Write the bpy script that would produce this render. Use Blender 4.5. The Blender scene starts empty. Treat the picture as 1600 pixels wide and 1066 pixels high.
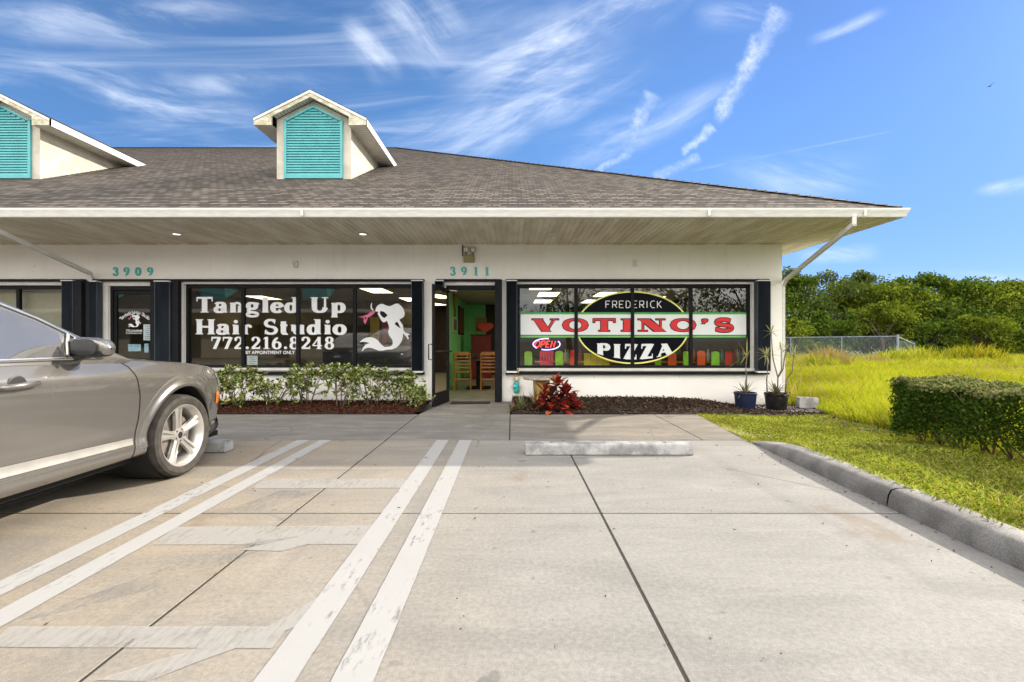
import bpy, bmesh, math, random
import numpy as np
from math import sin, cos, pi, radians as R
from mathutils import Vector, Matrix
from mathutils.bvhtree import BVHTree

SC = bpy.context.scene
COL = SC.collection
# ------------------------------------------------------------------ camera, sky, sun, exposure
F = 735.0                      # focal length in photo pixels (1600 wide)
CAMZ = 1.22
cam_d = bpy.data.cameras.new("Camera"); cam_d.lens = F / 1600 * 36; cam_d.sensor_width = 36
cam_d.clip_start = 0.05; cam_d.clip_end = 3000
cam = bpy.data.objects.new("Camera", cam_d); COL.objects.link(cam)
cam.location = (0, 0, CAMZ); cam.rotation_euler = (R(90), 0, 0)
SC.camera = cam
SUN = Vector((1.7, 0.85, 1.0)).normalized()
SUN_EL = math.asin(SUN.z); SUN_AZ = math.atan2(SUN.x, SUN.y)
SC.view_settings.view_transform = 'Standard'; SC.view_settings.look = 'None'
SC.view_settings.exposure = 1.2; SC.view_settings.gamma = 1.0
sd = bpy.data.lights.new("sun", 'SUN'); sd.energy = 3.3; sd.angle = R(0.6); sd.color = (1.0, 0.91, 0.77)
sun = bpy.data.objects.new("sun", sd); COL.objects.link(sun)
sun.rotation_euler = SUN.to_track_quat('Z', 'Y').to_euler(); sun.location = (30, 15, 30)

class NT:
    """small helper round a node tree"""
    def __init__(s, nt): s.nt = nt
    def n(s, typ, ins=None, **kw):
        nd = s.nt.nodes.new(typ)
        for k, v in kw.items(): setattr(nd, k, v)
        for k, v in (ins or {}).items(): s.set(nd.inputs[k], v)
        return nd
    def set(s, sock, v):
        if isinstance(v, bpy.types.NodeSocket): s.nt.links.new(v, sock)
        elif isinstance(v, bpy.types.Node): s.nt.links.new(v.outputs[0], sock)
        else:
            if hasattr(sock.default_value, '__len__') and not hasattr(v, '__len__'): v = [v] * len(sock.default_value)
            if hasattr(v, '__len__') and len(v) == 3 and len(sock.default_value) == 4: v = (*v, 1)
            sock.default_value = v
    def m(s, op, a, b=0.0, c=None, clamp=False):
        nd = s.n('ShaderNodeMath', operation=op, use_clamp=clamp); s.set(nd.inputs[0], a); s.set(nd.inputs[1], b)
        if c is not None: s.set(nd.inputs[2], c)
        return nd.outputs[0]
    def sstep(s, x, lo, hi):
        nd = s.n('ShaderNodeMapRange', interpolation_type='SMOOTHSTEP')
        s.set(nd.inputs[0], x); s.set(nd.inputs[1], lo); s.set(nd.inputs[2], hi); return nd.outputs[0]
    def mix(s, f, a, b, blend='MIX'):
        nd = s.n('ShaderNodeMix', data_type='RGBA', blend_type=blend)
        s.set(nd.inputs[0], f); s.set(nd.inputs[6], a); s.set(nd.inputs[7], b); return nd.outputs[2]
    def noise(s, vec, scale, detail=4, rough=.55, dist=0.0):
        nd = s.n('ShaderNodeTexNoise'); nd.inputs['Scale'].default_value = scale; nd.inputs['Detail'].default_value = detail
        nd.inputs['Roughness'].default_value = rough; nd.inputs['Distortion'].default_value = dist
        if vec is not None: s.set(nd.inputs['Vector'], vec)
        return nd.outputs['Fac']
    def mapv(s, vec, sc=(1, 1, 1), rot=(0, 0, 0), loc=(0, 0, 0)):
        nd = s.n('ShaderNodeMapping'); s.set(nd.inputs[0], vec); nd.inputs['Scale'].default_value = sc
        nd.inputs['Rotation'].default_value = rot; nd.inputs['Location'].default_value = loc; return nd.outputs[0]

# sky: Nishita, with cirrus and contrails mixed in by direction
W_ = bpy.data.worlds.new("World"); SC.world = W_; W_.use_nodes = True
W_.node_tree.nodes.clear()
w = NT(W_.node_tree)
sky = w.n('ShaderNodeTexSky', sky_type='NISHITA', sun_disc=False, sun_elevation=SUN_EL, sun_rotation=SUN_AZ,
          air_density=1.0, dust_density=0.35, ozone_density=2.5)
tc = w.n('ShaderNodeTexCoord').outputs['Generated']
sep = w.n('ShaderNodeSeparateXYZ', {0: tc})
dx, dy, dz = sep.outputs
ysafe = w.m('MAXIMUM', dy, 0.02); zs = w.m('MAXIMUM', dz, 0.03)
gx, gz = w.m('DIVIDE', dx, ysafe), w.m('DIVIDE', dz, ysafe)      # gnomonic coordinates of the northern half
front = w.sstep(dy, 0.02, 0.15)
px, py = w.m('DIVIDE', dx, zs), w.m('DIVIDE', dy, zs)            # flat cloud layer
pv = w.n('ShaderNodeCombineXYZ', {0: px, 1: py}).outputs[0]
gv = w.n('ShaderNodeCombineXYZ', {0: gx, 1: gz}).outputs[0]
def cirrus(rot, sc, loc, lo, hi, dist=1.2):
    v = w.mapv(pv, sc=sc, rot=(0, 0, rot), loc=loc)
    return w.sstep(w.noise(v, 1.0, 8, .58, dist), lo, hi)
big = w.sstep(w.noise(w.mapv(pv, loc=(3.1, 1.7, 0)), 0.55, 3), .40, .68)
leftmask = w.sstep(gx, 0.42, -0.05)
c1 = w.m('MULTIPLY', cirrus(R(28), (.75, 3.2, 1), (.3, 2.0, 0), .44, .86), w.m('MULTIPLY', leftmask, .38))
c2 = w.m('MULTIPLY', w.m('MULTIPLY', cirrus(R(-22), (1.0, 5.0, 1), (5.3, 1.1, 0), .47, .80), big), w.m('MULTIPLY', w.sstep(gx, .1, -.4), .55))
wob = w.noise(gv, 26, 3, .6); puff = w.noise(gv, 85, 6, .72)
def seg(a, b, wa, wb, dens, wobble=.012, soft=.6, cir=False):
    """a streak from photo pixel a to b (turned into directions), half-widths in pixels"""
    ax, az, bx, bz = (a[0]-800)/F, (533-a[1])/F, (b[0]-800)/F, (533-b[1])/F
    L = math.hypot(bx-ax, bz-az); ux, uz = (bx-ax)/L, (bz-az)/L
    rx, rz = w.m('SUBTRACT', gx, ax), w.m('SUBTRACT', gz, az)
    t = w.m('DIVIDE', w.m('ADD', w.m('MULTIPLY', rx, ux), w.m('MULTIPLY', rz, uz)), L)
    dd = w.m('ADD', w.m('MULTIPLY', rx, -uz), w.m('MULTIPLY', rz, ux))
    ds = w.m('ADD', dd, w.m('MULTIPLY', w.m('SUBTRACT', wobc if cir else wob, .5), wobble * 2)); d0 = w.m('ABSOLUTE', ds)
    hw = w.m('ADD', wa / F, w.m('MULTIPLY', t, (wb - wa) / F))
    body = w.sstep(w.m('DIVIDE', d0, hw), 1.0, 1.0 - soft)
    if cir:                                   # fibrous: noise drawn out along the streak
        an = math.degrees(math.atan2(uz, ux)) % 180; tex = min(FIB, key=lambda q: min(abs(q[0] - an), 180 - abs(q[0] - an)))[1]; ends = w.m('MULTIPLY', w.sstep(t, -.05, .35), w.sstep(t, 1.05, .60))
    else:
        tex = w.m('MULTIPLY', w.m('ADD', .40, w.m('MULTIPLY', w.sstep(puff, .30, .70), .60)), w.m('ADD', .45, w.m('MULTIPLY', w.sstep(slow, .35, .62), .55))); ends = w.m('MULTIPLY', w.sstep(t, -.02, .06), w.sstep(t, 1.02, .90))
    return w.m('MULTIPLY', w.m('MULTIPLY', body, ends), w.m('MULTIPLY', tex, dens))
wobc = w.noise(gv, 3.2, 3, .5)
FIB = []; slow = w.noise(gv, 13, 3, .55)
for an in (24, 168, 130):
    v = w.mapv(gv, sc=(2.2, 10.0, 1)); nd = v.node; nd.vector_type = 'TEXTURE'; nd.inputs['Scale'].default_value = (1/2.2, 1/10.0, 1); nd.inputs['Rotation'].default_value = (0, 0, R(an))
    nz = w.noise(v, 1.5, 7, .62, .35); FIB.append((an, w.m('ADD', .05, w.m('MULTIPLY', w.sstep(nz, .36, .74), .95))))
cl = [w.m('MULTIPLY', c1, 1), c2,
      seg((1222, 12), (1118, 192), 28, 14, .62, .020, 1.0), seg((1116, 198), (1064, 242), 14, 7, .50, .014, 1.0),
      seg((1022, 145), (975, 242), 21, 15, .50, .018, 1.0), seg((985, 238), (928, 268), 12, 6, .40, .01, .95), seg((1094, 244), (1020, 280), 10, 13, .40, .01, .95),
      seg((1075, 268), (1400, 204), 3.5, 2, .11, .002)]
C_ = lambda *a_, **k_: cl.append(seg(*a_, cir=True, **k_))
C_((1170, 120), (850, 262), 24, 60, .50, .03, .95); C_((1130, -40), (690, 150), 30, 120, .75, .05, .95); C_((1040, 90), (600, 262), 26, 90, .62, .05, .95)
C_((1000, 60), (780, 130), 20, 40, .40, .04, .95); C_((1120, 290), (1400, 262), 60, 40, .42, .03, .95); C_((1240, 405), (1380, 396), 14, 22, .55, .02, .95)
C_((1360, 440), (1640, 446), 20, 34, .60, .03, .95); C_((1520, 298), (1660, 280), 12, 26, .60, .02, .95); C_((1260, 66), (1390, 16), 14, 12, .45, .02, .95)
C_((600, -30), (720, 120), 60, 70, .50, .06, .95); C_((540, 20), (620, 130), 30, 50, .45, .06, .95); C_((90, 110), (430, 205), 30, 60, .62, .06, .95); C_((-40, 105), (560, 135), 26, 34, .40, .06, .95)
C_((-60, 40), (420, 20), 50, 50, .46, .06, .95); C_((160, 165), (330, 190), 34, 40, .30, .05, .95); C_((1080, 20), (1240, 10), 40, 40, .35, .05, .95)
tot = w.m('MULTIPLY', cl[2], front)
for q in cl[3:]: tot = w.m('MAXIMUM', tot, w.m('MULTIPLY', q, front))
tot = w.m('ADD', tot, w.m('MAXIMUM', cl[0], cl[1]), clamp=True)
tot = w.m('MULTIPLY', tot, w.sstep(dz, 0.0, .06))
# bright cloud bank behind the camera, added to light the facade; windows mirror it
back = w.m('MULTIPLY', w.sstep(dy, -.05, -.40), w.sstep(w.noise(w.mapv(tc, sc=(1, 1, 2.2), loc=(2, 5, 1)), 2.6, 7, .6, .4), .28, .55))
back = w.m('MULTIPLY', back, w.sstep(dz, .0, .12))
tint = w.mix(1.0, sky.outputs[0], w.mix(w.m('MULTIPLY', w.sstep(dz, .45, .0), front), (0.62, 0.88, 1.12), (.46, .60, .90)), 'MULTIPLY')
tint = w.mix(w.m('MULTIPLY', w.sstep(gx, -.6, 1.4), w.m('MULTIPLY', front, .05)), tint, (5.5, 6.4, 7.6))
tint = w.mix(1.0, tint, w.mix(w.m('MULTIPLY', w.sstep(gx, -.2, 1.15), front), (1, 1, 1), (.54, .61, .80)), 'MULTIPLY')
tint = w.mix(w.m('MULTIPLY', w.sstep(w.m('DIVIDE', dx, w.m('MAXIMUM', w.m('SQRT', w.m('ADD', w.m('MULTIPLY', dx, dx), w.m('MULTIPLY', dy, dy))), .01)), .76, .90), w.m('MULTIPLY', w.sstep(dz, .98, .55), .68)), tint, (8.6, 8.5, 9.0))   # milky haze right of the view, added for the car glass to reflect
tint = w.mix(w.m('MULTIPLY', w.m('MULTIPLY', w.sstep(gz, .735, .86), w.sstep(gx, -.6, -.1)), w.m('MULTIPLY', front, .80)), tint, (8.8, 8.7, 9.2))   # pale cloud put in above the view, to whiten the car window's reflection
skyc = w.mix(tot, tint, (7.2, 7.7, 8.6))
skyc = w.mix(back, skyc, (26.0, 24.6, 22.6))
bg = w.n('ShaderNodeBackground', {0: skyc, 1: 0.075})
w.n('ShaderNodeOutputWorld', {0: bg})

# ------------------------------------------------------------------ helpers
def P(u, v, Y):
    """the point of the plane at distance Y that the photo shows at (u, v)"""
    return ((u - 800) * Y / F, CAMZ + (533 - v) * Y / F)
def U(u, Y=9.42): return (u - 800) * Y / F
def Z(v, Y=9.42): return CAMZ + (533 - v) * Y / F

class MB:
    def __init__(s): s.v, s.f, s.uv = [], [], {}
    def quad(s, a, b, c, d):
        k = len(s.v); s.v += [a, b, c, d]; s.f.append((k, k+1, k+2, k+3)); return s
    def poly(s, pts, uv=None):
        k = len(s.v); s.v += list(pts); s.f.append(tuple(range(k, k+len(pts))))
        if uv: s.uv[len(s.f)-1] = uv
        return s
    def hexa(s, p):
        k = len(s.v); s.v += list(p)
        for q in ((0,3,2,1),(4,5,6,7),(0,1,5,4),(1,2,6,5),(2,3,7,6),(3,0,4,7)): s.f.append(tuple(k+i for i in q))
        return s
    def box(s, x0, x1, y0, y1, z0, z1):
        return s.hexa([(x0,y0,z0),(x1,y0,z0),(x1,y1,z0),(x0,y1,z0),(x0,y0,z1),(x1,y0,z1),(x1,y1,z1),(x0,y1,z1)])
    def obox(s, mat, sx, sy, sz):
        return s.hexa([tuple(mat @ Vector((a*sx/2, b*sy/2, c*sz/2))) for c in (-1, 1) for a, b in ((-1,-1),(1,-1),(1,1),(-1,1))])
    def prism(s, pts, d):
        """closed outline pts (3-D, planar) pushed along vector d"""
        k = len(s.v); n = len(pts); d = Vector(d)
        s.v += [tuple(p) for p in pts] + [tuple(Vector(p) + d) for p in pts]
        s.f.append(tuple(range(k, k+n))); s.f.append(tuple(k+n+i for i in reversed(range(n))))
        for i in range(n): s.f.append((k+i, k+n+i, k+n+(i+1) % n, k+(i+1) % n))
        return s
    def tube(s, pts, r, n=8, caps=True):
        pts = [Vector(p) for p in pts]; m = len(pts); rs = r if hasattr(r, '__len__') else [r] * m
        up = None; k0 = len(s.v)
        for i, p in enumerate(pts):
            t = (pts[min(i+1, m-1)] - pts[max(i-1, 0)]).normalized()
            if up is None: up = Vector((0, 0, 1)) if abs(t.z) < .9 else Vector((1, 0, 0))
            sd_ = t.cross(up).normalized(); up = sd_.cross(t).normalized()
            for j in range(n):
                a = 2 * pi * j / n; s.v.append(tuple(p + (sd_ * cos(a) + up * sin(a)) * rs[i]))
        for i in range(m - 1):
            for j in range(n):
                a, b = k0 + i*n + j, k0 + i*n + (j+1) % n; s.f.append((a, b, b + n, a + n))
        if caps: s.f.append(tuple(k0 + j for j in reversed(range(n)))); s.f.append(tuple(k0 + (m-1)*n + j for j in range(n)))
        return s
    def lathe(s, prof, c=(0, 0, 0), axis='z', n=24, a0=0, a1=2*pi, closed=False):
        """prof: (radius, height) pairs"""
        k0 = len(s.v); full = abs(a1 - a0 - 2*pi) < 1e-6; cnt = n if full else n + 1; m = len(prof)
        for j in range(cnt):
            a = a0 + (a1 - a0) * j / n
            for r, h in prof:
                if axis == 'z': q = (r*cos(a), r*sin(a), h)
                elif axis == 'x': q = (h, r*cos(a), r*sin(a))
                else: q = (r*cos(a), h, r*sin(a))
                s.v.append((q[0]+c[0], q[1]+c[1], q[2]+c[2]))
        for j in range(n):
            j2 = (j+1) % cnt
            for i in range(m if closed else m - 1):
                i2 = (i+1) % m
                s.f.append((k0+j*m+i, k0+j2*m+i, k0+j2*m+i2, k0+j*m+i2))
        return s
    def grid(s, rows):
        k0 = len(s.v); n = len(rows[0])
        for r in rows: s.v += [tuple(p) for p in r]
        for i in range(len(rows)-1):
            for j in range(n-1): s.f.append((k0+i*n+j, k0+i*n+j+1, k0+(i+1)*n+j+1, k0+(i+1)*n+j))
        return s
    def build(s, name, mat, parent=None, smooth=False, bevel=0.0, seg=2, sub=0, recalc=True, merge=0.0):
        me = bpy.data.meshes.new(name); me.from_pydata([tuple(p) for p in s.v], [], s.f)
        if s.uv:
            ul = me.uv_layers.new(name="UVMap")
            for fi, uvs in s.uv.items():
                for li, q in zip(me.polygons[fi].loop_indices, uvs): ul.data[li].uv = q
        if recalc or merge:
            bm = bmesh.new(); bm.from_mesh(me)
            if merge: bmesh.ops.remove_doubles(bm, verts=bm.verts, dist=merge)
            if recalc: bmesh.ops.recalc_face_normals(bm, faces=bm.faces)
            big_ = [f for f in bm.faces if len(f.verts) > 4]
            if big_: bmesh.ops.triangulate(bm, faces=big_)
            bm.to_mesh(me); bm.free()
        o = mesh_obj(name, me, mat, parent)
        if smooth:
            me.polygons.foreach_set('use_smooth', [True] * len(me.polygons))
            if smooth != 'all':
                try: me.set_sharp_from_angle(angle=R(smooth if smooth > 1 else 40))
                except Exception: pass
        if bevel:
            b = o.modifiers.new('bevel', 'BEVEL'); b.width = bevel; b.segments = seg; b.limit_method = 'ANGLE'; b.angle_limit = R(35)
        if sub:
            b = o.modifiers.new('sub', 'SUBSURF'); b.levels = sub; b.render_levels = sub
        return o

def mesh_obj(name, me, mat, parent=None):
    o = bpy.data.objects.new(name, me); COL.objects.link(o)
    if mat is not None:
        for m_ in (mat if isinstance(mat, (list, tuple)) else [mat]): me.materials.append(m_)
    if parent is not None:
        o.parent = parent
        if parent.type == 'EMPTY': o.matrix_parent_inverse = Matrix.Translation(-parent.location)
    return o
def np_mesh(name, V, Fq, mat, parent=None, k=4):
    """mesh from numpy arrays, all faces of k corners"""
    me = bpy.data.meshes.new(name); V = np.asarray(V, np.float32); Fq = np.asarray(Fq, np.int32)
    me.vertices.add(len(V)); me.vertices.foreach_set('co', V.ravel())
    me.loops.add(Fq.size); me.loops.foreach_set('vertex_index', Fq.ravel())
    me.polygons.add(len(Fq)); me.polygons.foreach_set('loop_start', np.arange(0, Fq.size, k, dtype=np.int32))
    me.update(calc_edges=True); me.validate()
    return mesh_obj(name, me, mat, parent)
def tag(o, label=None, cat=None, group=None, kind=None):
    for k_, v_ in (('label', label), ('category', cat), ('group', group), ('kind', kind)):
        if v_: o[k_] = v_
    return o
def thing(name, label, cat, loc=(0, 0, 0), group=None, kind=None):
    o = bpy.data.objects.new(name, None); COL.objects.link(o); o.location = loc; o.empty_display_size = .2
    return tag(o, label, cat, group, kind)
def structure(o, label=None, cat=None): return tag(o, label, cat, None, 'structure')
def dup(root, loc, rotz=0.0, label=None, scale=None):
    r = root.copy(); COL.objects.link(r); r.location = loc; r.rotation_euler = (0, 0, rotz)
    if scale: r.scale = (scale,) * 3
    if label: r['label'] = label
    for ch in list(root.children):
        c = ch.copy(); COL.objects.link(c); c.parent = r
        for g in list(ch.children):
            d = g.copy(); COL.objects.link(d); d.parent = c
    return r

def leaf_geo(Pn, D, L, Wd, rng, droop=0.25, fold=.0):
    """diamond leaves: base points, directions, lengths, widths -> vertices, quads"""
    n = len(Pn); D = D / (np.linalg.norm(D, axis=1, keepdims=True) + 1e-9)
    Rn = rng.normal(size=(n, 3)); S = np.cross(D, Rn); S /= (np.linalg.norm(S, axis=1, keepdims=True) + 1e-9)
    L = np.broadcast_to(np.asarray(L, float).reshape(-1, 1), (n, 1)); Wd = np.broadcast_to(np.asarray(Wd, float).reshape(-1, 1), (n, 1))
    mid = Pn + D * L * .5; tip = Pn + D * L; tip = tip - np.array([0, 0, 1.]) * L * droop
    V = np.stack([Pn, mid + S * Wd * .5, tip, mid - S * Wd * .5], 1).reshape(-1, 3)
    return V, np.arange(4 * n).reshape(-1, 4)

# ------------------------------------------------------------------ materials
MATS = {}
def newmat(name):
    m_ = bpy.data.materials.new(name); m_.use_nodes = True; m_.node_tree.nodes.clear()
    t = NT(m_.node_tree); MATS[name] = m_; return m_, t
def out(t, sh): t.n('ShaderNodeOutputMaterial', {0: sh})
def mat(name, c1, c2=None, scale=6.0, rough=.6, bump=0.0, bscale=60.0, metal=0.0, spec=.5, coat=0.0, lo=.35, hi=.65,
        speck=0.0, sscale=180.0, stretch=(1, 1, 1), emis=None, estr=0.0, ao=None):
    m_, t = newmat(name); co = t.mapv(t.n('ShaderNodeTexCoord').outputs['Object'], sc=stretch)
    b = t.n('ShaderNodeBsdfPrincipled'); c2 = c2 or tuple(x * .82 for x in c1)
    col = t.mix(t.sstep(t.noise(co, scale, 6), lo, hi), c1, c2)
    if speck:
        sp = t.sstep(t.noise(co, sscale, 2, .6), .35, .65)
        col = t.mix(1.0, col, t.mix(sp, (1-speck,)*3, (1+speck,)*3), 'MULTIPLY')
    t.set(b.inputs['Base Color'], col); b.inputs['Metallic'].default_value = metal
    b.inputs['Specular IOR Level'].default_value = spec; b.inputs['Coat Weight'].default_value = coat; b.inputs['Coat Roughness'].default_value = .04
    t.set(b.inputs['Roughness'], t.m('ADD', rough - .06, t.m('MULTIPLY', t.noise(co, scale * 2.3, 4), .12)))
    if bump:
        bn = t.n('ShaderNodeBump', {'Height': t.noise(co, bscale, 6, .6)}); bn.inputs['Strength'].default_value = bump
        bn.inputs['Distance'].default_value = .01; t.set(b.inputs['Normal'], bn.outputs[0])
    if emis: b.inputs['Emission Color'].default_value = (*emis, 1); b.inputs['Emission Strength'].default_value = estr
    out(t, b); return m_
def leafmat(name, cols, rough=.5, trans=.35, tcol=(.35, .5, .05), patchy=0.0, pscale=.6):
    """leaf colours picked per leaf; thin leaves let some light through"""
    m_, t = newmat(name); g = t.n('ShaderNodeNewGeometry')
    r = t.n('ShaderNodeValToRGB'); r.color_ramp.interpolation = 'LINEAR'
    while len(r.color_ramp.elements) < len(cols): r.color_ramp.elements.new(.5)
    for i, c in enumerate(cols): r.color_ramp.elements[i].position = i / (len(cols) - 1); r.color_ramp.elements[i].color = (*c, 1)
    t.set(r.inputs[0], g.outputs['Random Per Island'])
    rc = r.outputs[0]
    if patchy:
        pn = t.noise(g.outputs['Position'], pscale, 5, .6)
        rc = t.mix(1.0, rc, t.mix(t.sstep(pn, .34, .66), (1 - patchy*.9, 1 - patchy, 1 - patchy), (1 + patchy*.45, 1 + patchy*.30, 1.0)), 'MULTIPLY')
    b = t.n('ShaderNodeBsdfDiffuse', {0: rc})
    tr = t.n('ShaderNodeBsdfTranslucent', {0: t.mix(1.0, rc, tuple(min(1, x * 3) for x in tcol), 'MULTIPLY')})
    mx = t.n('ShaderNodeMixShader', {0: trans, 1: b, 2: tr}); out(t, mx); return m_
def glassmat(name, tint, refl=1.6, base=.02):
    m_, t = newmat(name); fr = t.n('ShaderNodeFresnel'); fr.inputs[0].default_value = 1.5
    f = t.m('ADD', t.m('MULTIPLY', fr.outputs[0], refl), base, clamp=True)
    tr = t.n('ShaderNodeBsdfTransparent', {0: tint}); gl = t.n('ShaderNodeBsdfGlossy', {0: (1, 1, 1)}); gl.inputs['Roughness'].default_value = 0.0
    out(t, t.n('ShaderNodeMixShader', {0: f, 1: tr, 2: gl})); return m_

# lot concrete: warm tan on the left going grey on the right, trowel streaks, stains, fine grit
def concrete(name, warm, grey, x_lo, x_hi, dark=.0):
    m_, t = newmat(name); pos = t.n('ShaderNodeNewGeometry').outputs['Position']; sp = t.n('ShaderNodeSeparateXYZ', {0: pos})
    n1 = t.noise(pos, .55, 6, .6, .4); n2 = t.noise(t.mapv(pos, sc=(.5, 2.2, 1), loc=(4, 0, 0)), 1.3, 7, .65, .8)
    n3 = t.noise(pos, 3.2, 8, .7); n4 = t.noise(pos, 240, 3, .7); n5 = t.noise(t.mapv(pos, sc=(1, 14, 1)), 9, 4, .6)
    fx = t.sstep(t.m('ADD', sp.outputs[0], t.m('MULTIPLY', t.m('SUBTRACT', n1, .5), 3.0)), x_lo, x_hi)
    col = t.mix(fx, warm, grey)
    col = t.mix(t.m('MULTIPLY', t.sstep(n2, .36, .70), .62), col, tuple(x * .70 for x in grey))
    col = t.mix(t.m('MULTIPLY', t.sstep(n3, .52, .78), .35), col, (.40, .385, .35))
    col = t.mix(1.0, col, t.mix(t.sstep(n4, .3, .7), (.76,)*3, (1.20,)*3), 'MULTIPLY')
    n6 = t.noise(pos, 42, 4, .7)
    col = t.mix(1.0, col, t.mix(t.sstep(n6, .32, .68), (.86,)*3, (1.11,)*3), 'MULTIPLY')
    col = t.mix(1.0, col, t.mix(n5, (.90,)*3, (1.08,)*3), 'MULTIPLY')
    st = t.sstep(t.noise(t.mapv(pos, loc=(9, 3, 0)), 1.05, 5, .62, .6), .62, .74)          # brown water stains
    col = t.mix(t.m('MULTIPLY', st, .55), col, (.17, .13, .085))
    lane = t.sstep(t.noise(t.mapv(pos, sc=(2.2, .22, 1), loc=(1, 6, 0)), 1.0, 5, .6, .3), .50, .72)                # faint tyre lanes
    col = t.mix(t.m('MULTIPLY', lane, .26), col, (.13, .125, .12))
    fine = t.sstep(t.noise(t.mapv(pos, loc=(2, 8, 0)), 5.5, 2, .5), .695, .74)              # oil spots
    col = t.mix(t.m('MULTIPLY', fine, .45), col, (.09, .085, .08))
    if dark:
        dd = t.sstep(t.noise(t.mapv(pos, sc=(.8, 2.5, 1)), 1.6, 7, .7, .5), .30, .62)
        col = t.mix(t.m('MULTIPLY', dd, dark), col, (.10, .095, .09))
    vor = t.n('ShaderNodeTexVoronoi', feature='DISTANCE_TO_EDGE'); vor.inputs['Scale'].default_value = .33
    t.set(vor.inputs['Vector'], t.n('ShaderNodeVectorMath', {0: pos, 1: t.n('ShaderNodeTexNoise', {'Scale': 2.5, 'Detail': 5}).outputs['Color']}, operation='ADD').outputs[0])
    crack = t.m('MULTIPLY', t.sstep(vor.outputs['Distance'], .006, .002), t.sstep(n1, .47, .58))
    col = t.mix(t.m('MULTIPLY', crack, .5), col, (.10, .09, .08))
    b = t.n('ShaderNodeBsdfPrincipled', {'Base Color': col, 'Roughness': .82}); b.inputs['Specular IOR Level'].default_value = .3
    bn = t.n('ShaderNodeBump', {'Height': t.m('ADD', t.m('MULTIPLY', n4, .4), t.m('MULTIPLY', n5, .5))}); bn.inputs['Strength'].default_value = .25; bn.inputs['Distance'].default_value = .004
    t.set(b.inputs['Normal'], bn.outputs[0]); out(t, b); return m_
M_LOT = concrete("lot_concrete", (.290, .246, .188), (.268, .259, .240), -2.8, .8)
M_WALK = concrete("walk_concrete", (.235, .228, .218), (.275, .245, .20), -.2, 1.6, dark=.55)
M_KERB = mat("kerb_concrete", (.225, .218, .205), (.135, .129, .12), 3.5, .85, .5, 90, speck=.25, sscale=140)
M_STOP = mat("wheel_stop_concrete", (.38, .38, .38), (.20, .20, .20), 7, .85, .6, 80, speck=.2)
M_DIRT = mat("dirt", (.10, .085, .065), (.06, .05, .04), 8, .95, .6, 40, speck=.3)
M_SOIL = mat("field_soil", (.10, .12, .03), (.075, .085, .03), 3, .95, .5, 30, speck=.3)
M_TURF = mat("turf_base", (.24, .235, .045), (.27, .21, .09), 2.5, .95, .6, 50, speck=.3)
def paintmat(name, col, cover, a=.0):
    m_, t = newmat(name); pos = t.n('ShaderNodeNewGeometry').outputs['Position']
    n1 = t.noise(pos, 2.2, 8, .7, .3); n2 = t.noise(t.mapv(pos, sc=(1, .25, 1)), 34, 4, .7)
    k_ = t.sstep(t.m('ADD', t.m('MULTIPLY', n1, .6), t.m('MULTIPLY', n2, .4)), cover[0], cover[1])
    b = t.n('ShaderNodeBsdfPrincipled', {'Base Color': t.mix(n1, col, tuple(x * .78 for x in col)), 'Roughness': .75})
    out(t, t.n('ShaderNodeMixShader', {0: t.m('MULTIPLY', k_, 1 - a), 1: t.n('ShaderNodeBsdfTransparent'), 2: b})); return m_
M_STRIPE = paintmat("stripe_paint", (.375, .372, .365), (.30, .47))
M_GHOST = paintmat("worn_paint", (.40, .388, .362), (.26, .54), .24)
M_GHOSTG = paintmat("worn_grey_paint", (.262, .256, .25), (.40, .66), .42)

def wallmat():
    m_, t = newmat("stucco"); pos = t.n('ShaderNodeNewGeometry').outputs['Position']; sp = t.n('ShaderNodeSeparateXYZ', {0: pos})
    n1 = t.noise(pos, 1.1, 6, .6); n2 = t.noise(t.mapv(pos, sc=(7, 7, .7)), 1.6, 5, .6); n3 = t.noise(pos, 46, 5, .65)
    col = t.mix(t.sstep(n1, .3, .7), (.84, .825, .79), (.78, .76, .725))
    drip = t.m('MULTIPLY', t.sstep(n2, .52, .75), t.sstep(sp.outputs[2], 1.4, 3.2))
    col = t.mix(t.m('MULTIPLY', drip, .13), col, (.42, .38, .28))
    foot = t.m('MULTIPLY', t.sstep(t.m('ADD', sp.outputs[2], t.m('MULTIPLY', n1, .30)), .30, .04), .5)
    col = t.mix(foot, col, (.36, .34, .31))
    pit = t.sstep(t.noise(pos, 9, 3, .5), .735, .76)
    col = t.mix(t.m('MULTIPLY', pit, .5), col, (.35, .32, .27))
    b = t.n('ShaderNodeBsdfPrincipled', {'Base Color': col, 'Roughness': .9}); b.inputs['Specular IOR Level'].default_value = .2
    bn = t.n('ShaderNodeBump', {'Height': n3}); bn.inputs['Strength'].default_value = .35; bn.inputs['Distance'].default_value = .012
    t.set(b.inputs['Normal'], bn.outputs[0]); out(t, b); return m_
M_WALL = wallmat()
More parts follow.
